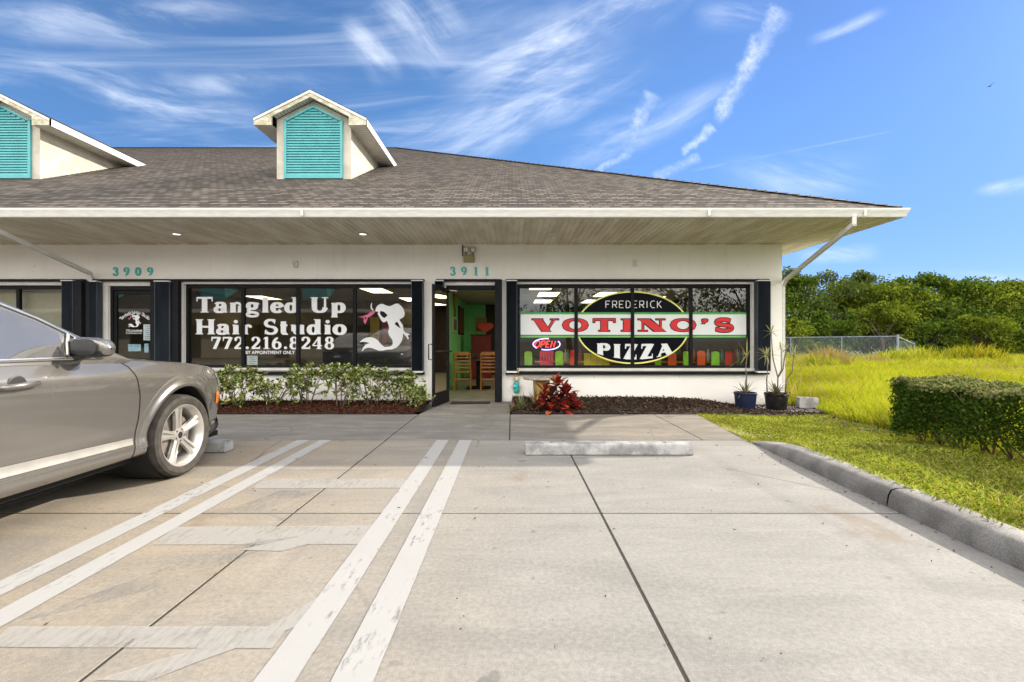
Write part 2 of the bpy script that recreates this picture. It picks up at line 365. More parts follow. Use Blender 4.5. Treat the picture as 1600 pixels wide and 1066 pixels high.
def shingles():
    m_, t = newmat("shingles"); uv = t.n('ShaderNodeTexCoord').outputs['UV']; pos = t.n('ShaderNodeNewGeometry').outputs['Position']
    br = t.n('ShaderNodeTexBrick', {'Vector': uv, 'Color1': (0, 0, 0), 'Color2': (1, 1, 1), 'Mortar': (.5, .5, .5)}, offset=.42, squash=1.0)
    br.inputs['Scale'].default_value = 1.0; br.inputs['Brick Width'].default_value = .165; br.inputs['Row Height'].default_value = .145
    br.inputs['Mortar Size'].default_value = .013; br.inputs['Mortar Smooth'].default_value = .3; br.inputs['Bias'].default_value = 0
    ran = t.n('ShaderNodeSeparateColor', {0: br.outputs['Color']}).outputs[0]
    n1 = t.noise(pos, .45, 5, .6); n2 = t.noise(t.mapv(uv, sc=(3, 7, 1)), 2.4, 4, .65); n3 = t.noise(pos, 130, 2, .6)
    r = t.m('ADD', t.m('MULTIPLY', ran, .68), t.m('MULTIPLY', n2, .32))
    col = t.mix(t.sstep(r, .22, .74), (.072, .063, .055), (.198, .171, .145))
    col = t.mix(t.m('MULTIPLY', t.sstep(n1, .38, .7), .25), col, (.13, .125, .12))
    col = t.mix(1.0, col, t.mix(n3, (.75,)*3, (1.25,)*3), 'MULTIPLY')
    col = t.mix(t.m('MULTIPLY', br.outputs['Fac'], .75), col, (.022, .02, .019))
    b = t.n('ShaderNodeBsdfPrincipled', {'Base Color': col, 'Roughness': .92}); b.inputs['Specular IOR Level'].default_value = .2
    bn = t.n('ShaderNodeBump', {'Height': t.m('SUBTRACT', t.m('MULTIPLY', n3, .3), br.outputs['Fac'])}); bn.inputs['Strength'].default_value = .5; bn.inputs['Distance'].default_value = .01
    t.set(b.inputs['Normal'], bn.outputs[0]); out(t, b); return m_
M_ROOF = shingles()
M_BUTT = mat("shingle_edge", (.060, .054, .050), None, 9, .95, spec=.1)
M_DORM = mat("dormer_stucco", (.50, .475, .41), (.42, .39, .32), 4, .8, .3, 60)
M_WHITE = mat("white_metal", (.66, .66, .65), (.58, .575, .54), 5, .5, speck=.03, stretch=(1, 1, 6))
M_TRIM = mat("white_trim", (.60, .595, .58), (.52, .515, .485), 4, .65)
M_BARGE = mat("weathered_barge", (.60, .58, .50), (.36, .34, .22), 7, .8, stretch=(1, 1, 2))
M_SOFF = mat("soffit_vinyl", (.74, .695, .60), (.58, .52, .42), 1.6, .75, stretch=(2.5, .5, 1), speck=.06, sscale=30)
M_TEAL = mat("teal_paint", (.085, .38, .41), (.075, .33, .355), 5, .55)
M_TEALN = mat("teal_number", (.035, .44, .42), (.03, .38, .37), 9, .45)
M_BLACK = mat("black_aluminium", (.008, .008, .011), (.011, .0115, .014), 8, .5, spec=.10)
M_SHUT = mat("shutter_navy", (.047, .059, .077), (.032, .041, .054), 3, .45, spec=.3, stretch=(3, 3, .6))
M_GLASS = glassmat("window_glass", (.90, .93, .91), 1.35, .018)
M_GLASSD = glassmat("door_glass", (.62, .68, .70), 1.8, .05)
M_VINYL = mat("white_vinyl", (.70, .715, .74), (.66, .675, .70), 3, .55)
M_GOLD = mat("brass_box", (.30, .27, .12), (.24, .21, .09), 6, .5)
M_LAMPW = mat("lamp_lens", (.70, .69, .64), (.6, .58, .52), 30, .3)
M_LIT = mat("lit_panel", (.8, .8, .75), None, 3, .5, emis=(1.0, .74, .38), estr=2.6)
M_DOWN = mat("lit_downlight", (.8, .8, .8), None, 3, .5, emis=(1, .97, .9), estr=1.1)
# ------------------------------------------------------------------ ground
def S01(x): x = max(0.0, min(1.0, x)); return x * x * (3 - 2 * x)
def gz(x, y):
    return .118 * S01((5.80 - y) / .95) * (1 - .75 * S01((x - 3.6) / 1.8)) - .085 * S01((x - 2.6) / 2.4) * S01((y - 5.0) / 2.5)
def gz_np(x, y):
    s = lambda q: (lambda c: c * c * (3 - 2 * c))(np.clip(q, 0, 1))
    return .118 * s((5.80 - y) / .95) * (1 - .75 * s((x - 3.6) / 1.8)) - .085 * s((x - 2.6) / 2.4) * s((y - 5.0) / 2.5)

m = MB(); m.quad((-900, -900, -.22), (900, -900, -.22), (900, 900, -.22), (-900, 900, -.22))
structure(m.build("ground", M_DIRT), "bare earth under the lot and lawns", "ground")
G = .016
structure(MB().quad((-34, -19, -.0035), (2.96, -19, -.0035), (2.96, 7.79, -.0035), (-34, 7.79, -.0035)).build("joint_filler", mat("joint_tar", (.022, .020, .018), (.035, .03, .022), 12, .9)), "dark filler in the joints of the lot and sidewalk", "joint filler")
def panels(xs, ys, z1, z0=-.20):
    mb = MB()
    for i in range(len(xs)-1):
        for j in range(len(ys)-1):
            mb.box(xs[i]+G/2, xs[i+1]-G/2, ys[j]+G/2, ys[j+1]-G/2, z0, z1)
    return mb
structure(panels([-34, -29, -24, -19, -14.6, -12.5, -10.3, -8.1, -5.93, -3.75, -1.55, .63, 2.97], [-19, -14, -9, -4.5, .2, 3.333, 5.785], 0.0)
          .build("parking_lot", M_LOT, bevel=.003), "tan concrete parking lot with dark joints in front of the shops", "parking lot")
sw = panels([-34, -24, -16, -8, -5.9, -1.55, -.03, 2.35], [5.785, 7.80], .004)
sw.prism([(2.355, 5.79, .004), (2.86, 5.79, .004), (3.06, 7.795, .004), (2.355, 7.795, .004)], (0, 0, -.2))
structure(sw.build("sidewalk", M_WALK, bevel=.003), "grey stained concrete sidewalk along the shop fronts", "sidewalk")
wk = MB()
wk.prism([(-1.545, 7.806, .004), (-.035, 7.806, .004), (-.035, 9.60, .010), (-1.36, 9.60, .010), (-1.36, 9.1, .008)], (0, 0, -.2))
wk.box(-8.1, -6.9, 7.806, 9.6, -.2, .008)
structure(wk.build("walkway", M_WALK, bevel=.006), "short concrete walks leading to the shop doors", "walkway")

def stripe(x0, x1, y0, y1, mat_=M_STRIPE, sk=0.0, z=.004):
    mb = MB(); n = 60; rows = []; rng_ = random.Random(int(x0*1000))
    for i in range(n+1):
        y = y0 + (y1-y0)*i/n; rows.append([(x0 + sk*(y-y0) + rng_.uniform(-.0016, .0016), y, z), (x1 + sk*(y-y0) + rng_.uniform(-.0016, .0016), y, z)])
    return structure(mb.grid(rows).build("parking_line", mat_, recalc=False))
tag(stripe(-2.575, -2.425, .6, 5.775, sk=-.012), "outer left white parking line of the pair beside the car", "parking line")
tag(stripe(-2.30, -2.16, .6, 5.775, sk=-.012), "inner left white parking line of the pair beside the car", "parking line")
tag(stripe(-.925, -.775, .6, 5.775), "left white parking line of the pair leading to the door mat", "parking line")
tag(stripe(-.648, -.495, .6, 5.775), "right white parking line of the pair leading to the door mat", "parking line")
def mark(pts, mat_, z, label):
    mb = MB(); mb.poly([(x, y, z) for x, y in pts]); structure(mb.build("worn_marking", mat_, recalc=False), label, "marking")
def gp(u, v): return ((u-800)*CAMZ/(v-533), CAMZ*F/(v-533))
mark([gp(408, 749), gp(640, 749), gp(628, 763), gp(395, 764)], M_GHOST, .003, "faint white cross bar of the aisle nearest the shops")
mark([gp(275, 824), gp(582, 823), gp(560, 851), gp(238, 852)], M_GHOST, .003, "broad faint white cross bar in the middle of the aisle")
mark([gp(14, 980), gp(450, 980), gp(425, 1014), gp(-20, 1012)], M_GHOST, .003, "broad faint white cross bar nearest the camera")
mark([gp(22, 975), gp(118, 938), gp(330, 862), gp(405, 846), gp(470, 838), gp(420, 858), gp(250, 918)], M_GHOSTG, .0032, "long grey diagonal ghost of an erased line")
mark([gp(375, 860), gp(545, 822), gp(590, 822), gp(440, 862)], M_GHOST, .0034, "short pale diagonal ghost line above the long one")
mark([gp(150, 1064), gp(420, 980), gp(495, 935), gp(478, 975), gp(310, 1035), gp(232, 1066)], M_GHOST, .0034, "pale diagonal ghost line nearest the camera")
mark([gp(335, 806), gp(440, 766), gp(500, 766), gp(400, 802)], M_GHOSTG, .0032, "thin grey diagonal ghost beside the first cross bar")

# kerb: swept profile, ramped down at its far end, with a joint
def kerb_run(pts, name, label):
    rows = []
    for (x, y, h) in pts:
        rows.append([(x, y, -.1), (x, y, .004), (x + .015*h/.14, y, h*.62), (x + .035, y, h*.90), (x + .075, y, h), (x + .20, y, h + .003), (x + .215, y, h*.9), (x + .215, y, -.1)])
    o = MB().grid(rows).build(name, M_KERB, smooth=50); structure(o, label, "kerb"); return o
def kx(y): return 2.575 + .0525 * y
kerb_run([(kx(y), y, h) for y, h in ((5.72, .006), (5.55, .03), (5.35, .065), (5.1, .10), (4.8, .122), (4.4, .13), (3.9, .133), (3.47, .135))], "kerb", "grey concrete kerb section tapering down toward the sidewalk")
kerb_run([(kx(y), y, .136) for y in (3.455, 2.6, 1.6, .6, -.6, -2.5, -5, -9, -19)], "kerb", "grey concrete kerb section nearer the camera past the joint")

# lawn sheet and field sheet
def sheet(xs, ys, fn, name, mt, label, cat):
    rows = [[(fn[0](x, y) if isinstance(fn, tuple) else x, y, gz(fn[0](x, y) if isinstance(fn, tuple) else x, y) - .012) for x in xs] for y in ys]
    return structure(MB().grid(rows).build(name, mt, smooth='all'), label, cat)
def edge(y): return 5.05 + .10 * (y - 5)      # border of mown lawn and rough field
ys = [-19, -10, -4, 0] + [1 + .35*i for i in range(22)] + [8.75]
LT = [i/12 for i in range(13)]
def lawn_x0(y): return kx(y) + .19 if y < 5.6 else (2.84 + (y-5.7)*.105 if y < 7.8 else 3.05 + (y-7.8)*1.0)
structure(MB().grid([[(lawn_x0(y)*(1-t) + (edge(y)+.5)*t, y, gz(lawn_x0(y)*(1-t)+(edge(y)+.5)*t, y) - .012) for t in LT] for y in ys]).build("lawn", M_TURF, smooth='all'), "mown lawn between kerb and hedge", "lawn")
fx = [0, .3, .8, 1.5, 2.5, 4, 6, 9, 13, 18, 25, 35, 50, 75]
structure(MB().grid([[(edge(min(y, 9)) + .45 + x, y, gz(6, y) - .02) for x in fx] for y in [-19, -6, 0, 2, 4, 6, 8, 9.4, 12, 16, 22, 30, 40, 60, 90]]).build("field", M_SOIL, smooth='all'), "rough field of tall grass beside the building", "field")

rng = np.random.default_rng(7)
def blades(P0, H, Wd, rng, lean=.35, bend=.4):
    """grass blades: a quad and a tip triangle made as two quads"""
    n = len(P0); a = rng.uniform(0, 2*pi, n); S = np.stack([np.cos(a), np.sin(a), 0*a], 1)
    b = rng.uniform(0, 2*pi, n); Ln = np.stack([np.cos(b), np.sin(b), 0*b], 1) * (H * lean * rng.uniform(.2, 1, n))[:, None]
    up = np.array([0, 0, 1.])
    H_ = H[:, None]; w_ = Wd[:, None]
    m1 = P0 + up * H_ * .55 + Ln * .35; tp = P0 + up * H_ * (1 - bend * .25) + Ln
    V = np.stack([P0 - S*w_*.5, P0 + S*w_*.5, m1 + S*w_*.42, m1 - S*w_*.42, tp + S*w_*.06, tp - S*w_*.06], 1).reshape(-1, 3)
    k_ = np.arange(n)[:, None] * 6
    Fq = np.concatenate([k_ + np.array([[0, 1, 2, 3]]), k_ + np.array([[3, 2, 4, 5]])], 1).reshape(-1, 4)
    return V, Fq
M_LAWNB = leafmat("lawn_blade", [(.12, .20, .025), (.27, .38, .045), (.43, .47, .085), (.48, .42, .16), (.19, .30, .035)], .6, .30, (.5, .5, .08), patchy=.40, pscale=1.6)
M_TALLB = leafmat("tall_blade", [(.17, .25, .025), (.31, .39, .03), (.43, .46, .05), (.48, .43, .11), (.23, .32, .03)], .55, .42, (.5, .5, .06), patchy=.38, pscale=.55)
M_DRYB = leafmat("dry_blade", [(.30, .22, .09), (.38, .28, .12), (.22, .20, .05), (.42, .33, .18)], .6, .35, (.4, .35, .2))
# mown lawn
n = 90000
y = 1.3 + rng.random(n)**1.15 * 7.6; t = rng.random(n)
x0 = np.where(y < 5.6, 2.575 + .0525*y + .195, np.where(y < 7.8, 2.84 + (y-5.7)*.105, 3.05 + (y-7.8)*1.0)) + .01
x1 = edge(y) + .35; x = x0 + (x1-x0)*t; x = np.where((t < .05) & (y < 5.2), x - rng.random(n)**2*.09, x)
patch = np.sin(x*2.1+1)*np.sin(y*1.7) + np.sin(x*5.3+y*3.1)*.5 + rng.normal(size=n)*.5
keep = patch > -.85; x, y = x[keep], y[keep]; n = len(x)
V, Fq = blades(np.stack([x, y, np.where((y < 5.2) & (x < 2.575 + .0525*y + .2), .135, gz_np(x, y) - .014)], 1), rng.uniform(.018, .055, n), rng.uniform(.006, .013, n), rng, 1.3, .6)
tag(np_mesh("lawn_grass", V, Fq, M_LAWNB), "short mown yellow green grass between kerb and hedge", "grass", kind='stuff')
# lawn ground cover: small flat weed leaves
n = 16000; y = 1.4 + rng.random(n) * 7; x = 2.95 + rng.random(n) * 2.4; ok = x > kx(y) + .21; ok &= ~((y > 5.6) & (x < 2.86 + (y-5.7)*.105)) & ~((y > 7.8) & (x < 3.1+(y-7.8)))
x, y = x[ok], y[ok]; n = len(x); D = rng.normal(size=(n, 3)); D[:, 2] = abs(D[:, 2])*.4
V, Fq = leaf_geo(np.stack([x, y, gz_np(x, y) + .008], 1), D, rng.uniform(.02, .04, n), rng.uniform(.012, .024, n), rng)
tag(np_mesh("lawn_weeds", V, Fq, leafmat("weed_leaf", [(.07, .12, .015), (.13, .17, .02), (.2, .2, .04)], .5, .25)), "low broad leaved weeds in the mown lawn", "weeds", kind='stuff')
# tall grass, denser near the camera
def field_pts(n, y0, y1, xmax):
    y = y0 + (y1-y0) * rng.random(n); lo_ = np.where(y < 9.5, edge(y) + .18, 5.55); x = lo_ + (xmax-lo_) * rng.random(n)
    return x, y
Vs, Fs, k0 = [], [], 0
for (n, y0, y1, xm, h0, h1, wd) in ((15000, 3.5, 7, 8.5, .25, .55, .012), (50000, 6, 10, 12.5, .28, .62, .013), (42000, 10, 15, 18, .30, .68, .019), (34000, 15, 22, 27, .32, .75, .030), (30000, 22, 37, 46, .30, .68, .055)):
    x, y = field_pts(n, y0, y1, xm)
    cl_ = np.sin(x*1.3 + np.sin(y*.9)*1.7) * np.sin(y*1.1 + 2*np.sin(x*.5)) + np.sin(x*.35+1)*np.sin(y*.4)
    near = np.clip((x - np.where(y < 9.5, edge(y) + .18, 5.5)) / .8, 0, 1)
    H = rng.uniform(h0, h1, n) * (.75 + .22*cl_) * (.45 + .55*near)
    V, Fq = blades(np.stack([x, y, np.full(n, -.09)], 1), H, wd * rng.uniform(.6, 1.3, n), rng, .75, .6)
    Vs.append(V); Fs.append(Fq + k0); k0 += len(V)
tag(np_mesh("tall_grass", np.concatenate(Vs), np.concatenate(Fs), M_TALLB), "tall bright yellow green grass filling the field", "grass", kind='stuff')
n = 9000; x, y = field_pts(n, 6, 30, 34); ok = np.sin(x*.9+2)*np.sin(y*.6+1) > .1; x, y = x[ok], y[ok]; n = len(x)
V, Fq = blades(np.stack([x, y, np.full(n, -.09)], 1), rng.uniform(.3, .72, n), .010 + .0012*y, rng, .6, .5); tag(np_mesh("dry_grass", V, Fq, M_DRYB), "dry tan stalks mixed into the tall field grass", "grass", kind='stuff')
# dry tufts standing before the fence: each its own thing
def tuft(name, label, x, y, r, h, n, mt, group=None, up=.25):
    a = rng.uniform(0, 2*pi, n); q = rng.random(n)**.6 * r
    V, Fq = blades(np.stack([x + q*np.cos(a), y + q*np.sin(a), np.full(n, -.08)], 1), h * rng.uniform(.5, 1.05, n) * (1 - .35*(q/r)**2), np.full(n, .012 + .0016*y), rng, up*2, .5)
    o = np_mesh(name, V, Fq, mt); return tag(o, label, "grass clump", group)
gl = "grass clumps growing before the wire fence"
tuft("grass_clump", "tall tan dry grass clump in front of the left end of the wire fence", 14.1, 21, .95, 1.35, 500, M_DRYB, gl)
tuft("grass_clump", "thin pale dry grass stalks before the middle of the wire fence", 17.0, 22, .8, 1.05, 160, M_DRYB, gl)
tuft("grass_clump", "wide olive grass clump right of the fence corner post", 20.7, 24, 1.9, 1.25, 1100, M_TALLB, gl)
tuft("grass_clump", "rounded golden bush of grass at the far right end of the fence", 22.6, 23, 1.2, 1.45, 900, leafmat("gold_blade", [(.32, .30, .02), (.4, .33, .04), (.2, .22, .02), (.10, .13, .03)], .55, .4, (.5, .5, .06)), gl)
tuft("grass_clump", "low green grass clump beside the building corner and fence end", 12.6, 19.5, .9, .95, 420, M_TALLB, gl)

# ------------------------------------------------------------------ the shop building
YW = 9.42
bld = thing("shop_building", "long white stucco shop building with grey shingle roof and teal louvred dormers", "building", (-10, YW, 0))
SZ = 3.17                                # soffit height
def wall_holes(mb, x0, x1, z0, z1, y, holes, depth=.14):
    xs = sorted({x0, x1, *[h[0] for h in holes], *[h[1] for h in holes]}); zs_ = sorted({z0, z1, *[h[2] for h in holes], *[h[3] for h in holes]})
    for i in range(len(xs)-1):
        for j in range(len(zs_)-1):
            cx, cz = (xs[i]+xs[i+1])/2, (zs_[j]+zs_[j+1])/2
            if any(h[0] < cx < h[1] and h[2] < cz < h[3] for h in holes): continue
            mb.quad((xs[i], y, zs_[j]), (xs[i+1], y, zs_[j]), (xs[i+1], y, zs_[j+1]), (xs[i], y, zs_[j+1]))
    for a, b, c, d in holes:
        mb.quad((a, y, c), (a, y+depth, c), (a, y+depth, d), (a, y, d)); mb.quad((b, y, c), (b, y, d), (b, y+depth, d), (b, y+depth, c))
        mb.quad((a, y, d), (a, y+depth, d), (b, y+depth, d), (b, y, d))
        if c > z0: mb.quad((a, y, c), (b, y, c), (b, y+depth, c), (a, y+depth, c))
winA = (U(288), U(650), Z(575), Z(444)); winB = (U(808), U(1174), Z(575.5), Z(444)); winL = (U(-230), U(100), Z(575), Z(446))
dorP = (U(697), U(783), .0, Z(446)); dorH = (U(171), U(243), .0, Z(447))
XR = U(1222)
mb = MB(); wall_holes(mb, -33.6, XR, -.2, SZ, YW, [winA, winB, winL, dorP, dorH])
mb.quad((XR, YW, -.2), (XR, 27.2, -.2), (XR, 27.2, SZ), (XR, YW, SZ)); mb.quad((-33.6, YW, -.2), (-33.6, 27.2, -.2), (-33.6, 27.2, SZ), (-33.6, YW, SZ))
mb.quad((-33.6, 27.2, -.2), (XR, 27.2, -.2), (XR, 27.2, SZ), (-33.6, 27.2, SZ))
mb.build("wall", M_WALL, bld, recalc=False)
# roof: stepped shingle courses on the front slope, plain hips elsewhere
EX, EY, EZ = 6.20, 7.48, 3.335
XL = -34.4; AR = 10.65
def rz(y): return EZ + .5 * (y - EY)
mb = MB(); butt = MB(); row = .145; cz_ = math.cos(math.atan(.5)); nrow = int(AR / (row * cz_)) + 1
for i in range(nrow):
    ya, yb = EY + i*row*cz_, min(EY + (i+1)*row*cz_, EY + AR)
    if yb <= ya: break
    xa, xb = EX - (ya - EY), EX - (yb - EY); la, lb = XL + (ya-EY), XL + (yb-EY)
    t_ = .010
    mb.poly([(la, ya, rz(ya)+t_), (xa, ya, rz(ya)+t_), (xb, yb, rz(yb)+.001), (lb, yb, rz(yb)+.001)], uv=[(la, i*row), (xa, i*row), (xb, (i+1)*row), (lb, (i+1)*row)])
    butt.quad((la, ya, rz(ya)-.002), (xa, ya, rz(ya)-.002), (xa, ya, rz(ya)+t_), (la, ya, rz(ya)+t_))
YB = 2*AR + EY; zt = rz(EY+AR); h_ = AR*math.sqrt(1.25)
mb.poly([(EX, EY, EZ), (EX, YB, EZ), (EX-AR, EY+AR, zt)], uv=[(0, 0), (2*AR, 0), (AR, h_)])
mb.poly([(EX, YB, EZ), (XL, YB, EZ), (XL+AR, EY+AR, zt), (EX-AR, EY+AR, zt)], uv=[(0, 0), (EX-XL, 0), (EX-XL-AR, h_), (AR, h_)])
mb.poly([(XL, YB, EZ), (XL, EY, EZ), (XL+AR, EY+AR, zt)], uv=[(0, 0), (2*AR, 0), (AR, h_)])
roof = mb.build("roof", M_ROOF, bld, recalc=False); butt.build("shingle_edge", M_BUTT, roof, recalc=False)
cap = MB()                                        # ridge and hip cap shingles
def caprun(a, b, wd=.13, st=.19):
    a, b = Vector(a), Vector(b); n_ = int((b-a).length/st); d = (b-a)/n_; side = Vector((d.y, -d.x, 0)).normalized()*wd
    for i in range(n_):
        p, q = a + d*i, a + d*(i+1.12); u_ = Vector((0, 0, .022))
        s_ = -.055 if abs(d.z) < 1e-6 else -.035
        cap.poly([tuple(p+u_), tuple(q+u_*.3), tuple(q+side+Vector((0,0,s_+.006))), tuple(p+side+Vector((0,0,s_+.016)))], uv=[(i*.3, 0), (i*.3+.2, 0), (i*.3+.2, .1), (i*.3, .1)])
        cap.poly([tuple(p+u_), tuple(p-side+Vector((0,0,s_+.016))), tuple(q-side+Vector((0,0,s_+.006))), tuple(q+u_*.3)], uv=[(i*.3, .145), (i*.3, .2), (i*.3+.2, .2), (i*.3+.2, .145)])
caprun((EX, EY, EZ+.012), (EX-AR, EY+AR, zt+.012)); caprun((EX-AR, EY+AR, zt+.012), (XL+AR, EY+AR, zt+.012))
cap.build("ridge_cap", M_ROOF, roof, recalc=False)
# fascia, gutter, soffit
mb = MB(); mb.box(XL+.02, EX-.03, EY, EY+.03, SZ+.002, EZ-.005); mb.box(EX-.06, EX-.03, EY+.03, YB, SZ+.002, EZ-.005)
mb.build("fascia", M_WHITE, bld)
prof = [(0, .0), (-.045, .004), (-.060, .03), (-.062, .06), (-.085, .095), (-.092, .118), (-.092, .138), (-.080, .138), (-.080, .12), (0, .10)]
rows = [[(x, EY-.002+a, SZ+.004+b) for a, b in prof] for x in (XL, -12, -4, 2, EX + .03)]
# mitred corner, then along the side eave
rows2 = [[(EX-.03 - a, EY-.002 + (a if k_ == 0 else 0) + yy, SZ+.004+b) for a, b in prof] for k_, yy in ((0, 0), (1, 6), (1, 2*AR))]
rows[-1] = [(EX-.03 - a, EY-.002 + a, SZ+.004+b) for a, b in prof]
mb = MB(); mb.grid(rows); mb.grid(rows2); gut = mb.build("gutter", M_WHITE, bld, smooth=30)
mb = MB()                                        # seam straps on the gutter
for x in (-9.1, -3.3, 3.1, 5.55): mb.box(x-.02, x+.02, EY-.0965, EY-.0925, SZ+.02, SZ+.142)
mb.build("strap", M_WHITE, gut)
mb = MB(); x = XL+.05; pitch = .102
while x < EX-.1:                                  # grooved soffit boards running to the wall
    y1 = YW if x < XR else min(27, 27)
    mb.quad((x, EY+.03, SZ), (x+pitch-.022, EY+.03, SZ), (x+pitch-.022, y1, SZ), (x, y1, SZ))
    mb.quad((x+pitch-.022, EY+.03, SZ), (x+pitch-.016, EY+.03, SZ+.011), (x+pitch-.016, y1, SZ+.011), (x+pitch-.022, y1, SZ))
    mb.quad((x+pitch-.016, EY+.03, SZ+.011), (x+pitch-.006, EY+.03, SZ+.011), (x+pitch-.006, y1, SZ+.011), (x+pitch-.016, y1, SZ+.011))
    mb.quad((x+pitch-.006, EY+.03, SZ+.011), (x+pitch, EY+.03, SZ), (x+pitch, y1, SZ), (x+pitch-.006, y1, SZ+.011))
    x += pitch
mb.build("soffit", M_SOFF, bld, recalc=False)
mb = MB(); mb.box(-33.6, XR-.002, YW-.022, YW-.002, SZ-.028, SZ-.003); mb.build("soffit_molding", M_SOFF, bld)
for u_, v_, lit in ((276, 366, 1), (567, 366, 1), (862, 365.5, 0), (1155, 365.5, 0)):
    Yl = F*(SZ-CAMZ)/(533-v_); xl = (u_-800)*Yl/F
    ring = MB().lathe([(.062, -.004), (.088, -.012), (.094, -.006), (.094, 0)], (xl, Yl, SZ), n=24).build("downlight", M_TRIM, bld, smooth=True)
    MB().lathe([(.0, -.001), (.062, -.002)], (xl, Yl, SZ), n=20).build("lens", M_DOWN if lit else M_LAMPW, ring)
# downspouts
def spout(path, nm):
    mb = MB()
    for a, b in zip(path[:-1], path[1:]):
        a, b = Vector(a), Vector(b); d = (b-a); mt_ = d.to_track_quat('Z', 'X').to_matrix().to_4x4(); mt_.translation = (a+b)/2
        mb.obox(mt_, .075, .060, d.length + .035)
    return mb.build(nm, M_WHITE, bld, bevel=.008)
spout([(5.41, EY-.04, SZ+.03), (5.415, EY-.03, SZ-.10), (5.45, 9.36, 2.44), (5.47, 9.50, 2.33), (5.47, 9.50, .10)], "downspout")
spout([(-8.36, EY-.04, SZ+.03), (-8.36, EY-.03, SZ-.10), (-8.35, 9.30, 2.56), (-8.35, 9.365, 2.42), (-8.35, 9.365, .12)], "downspout")

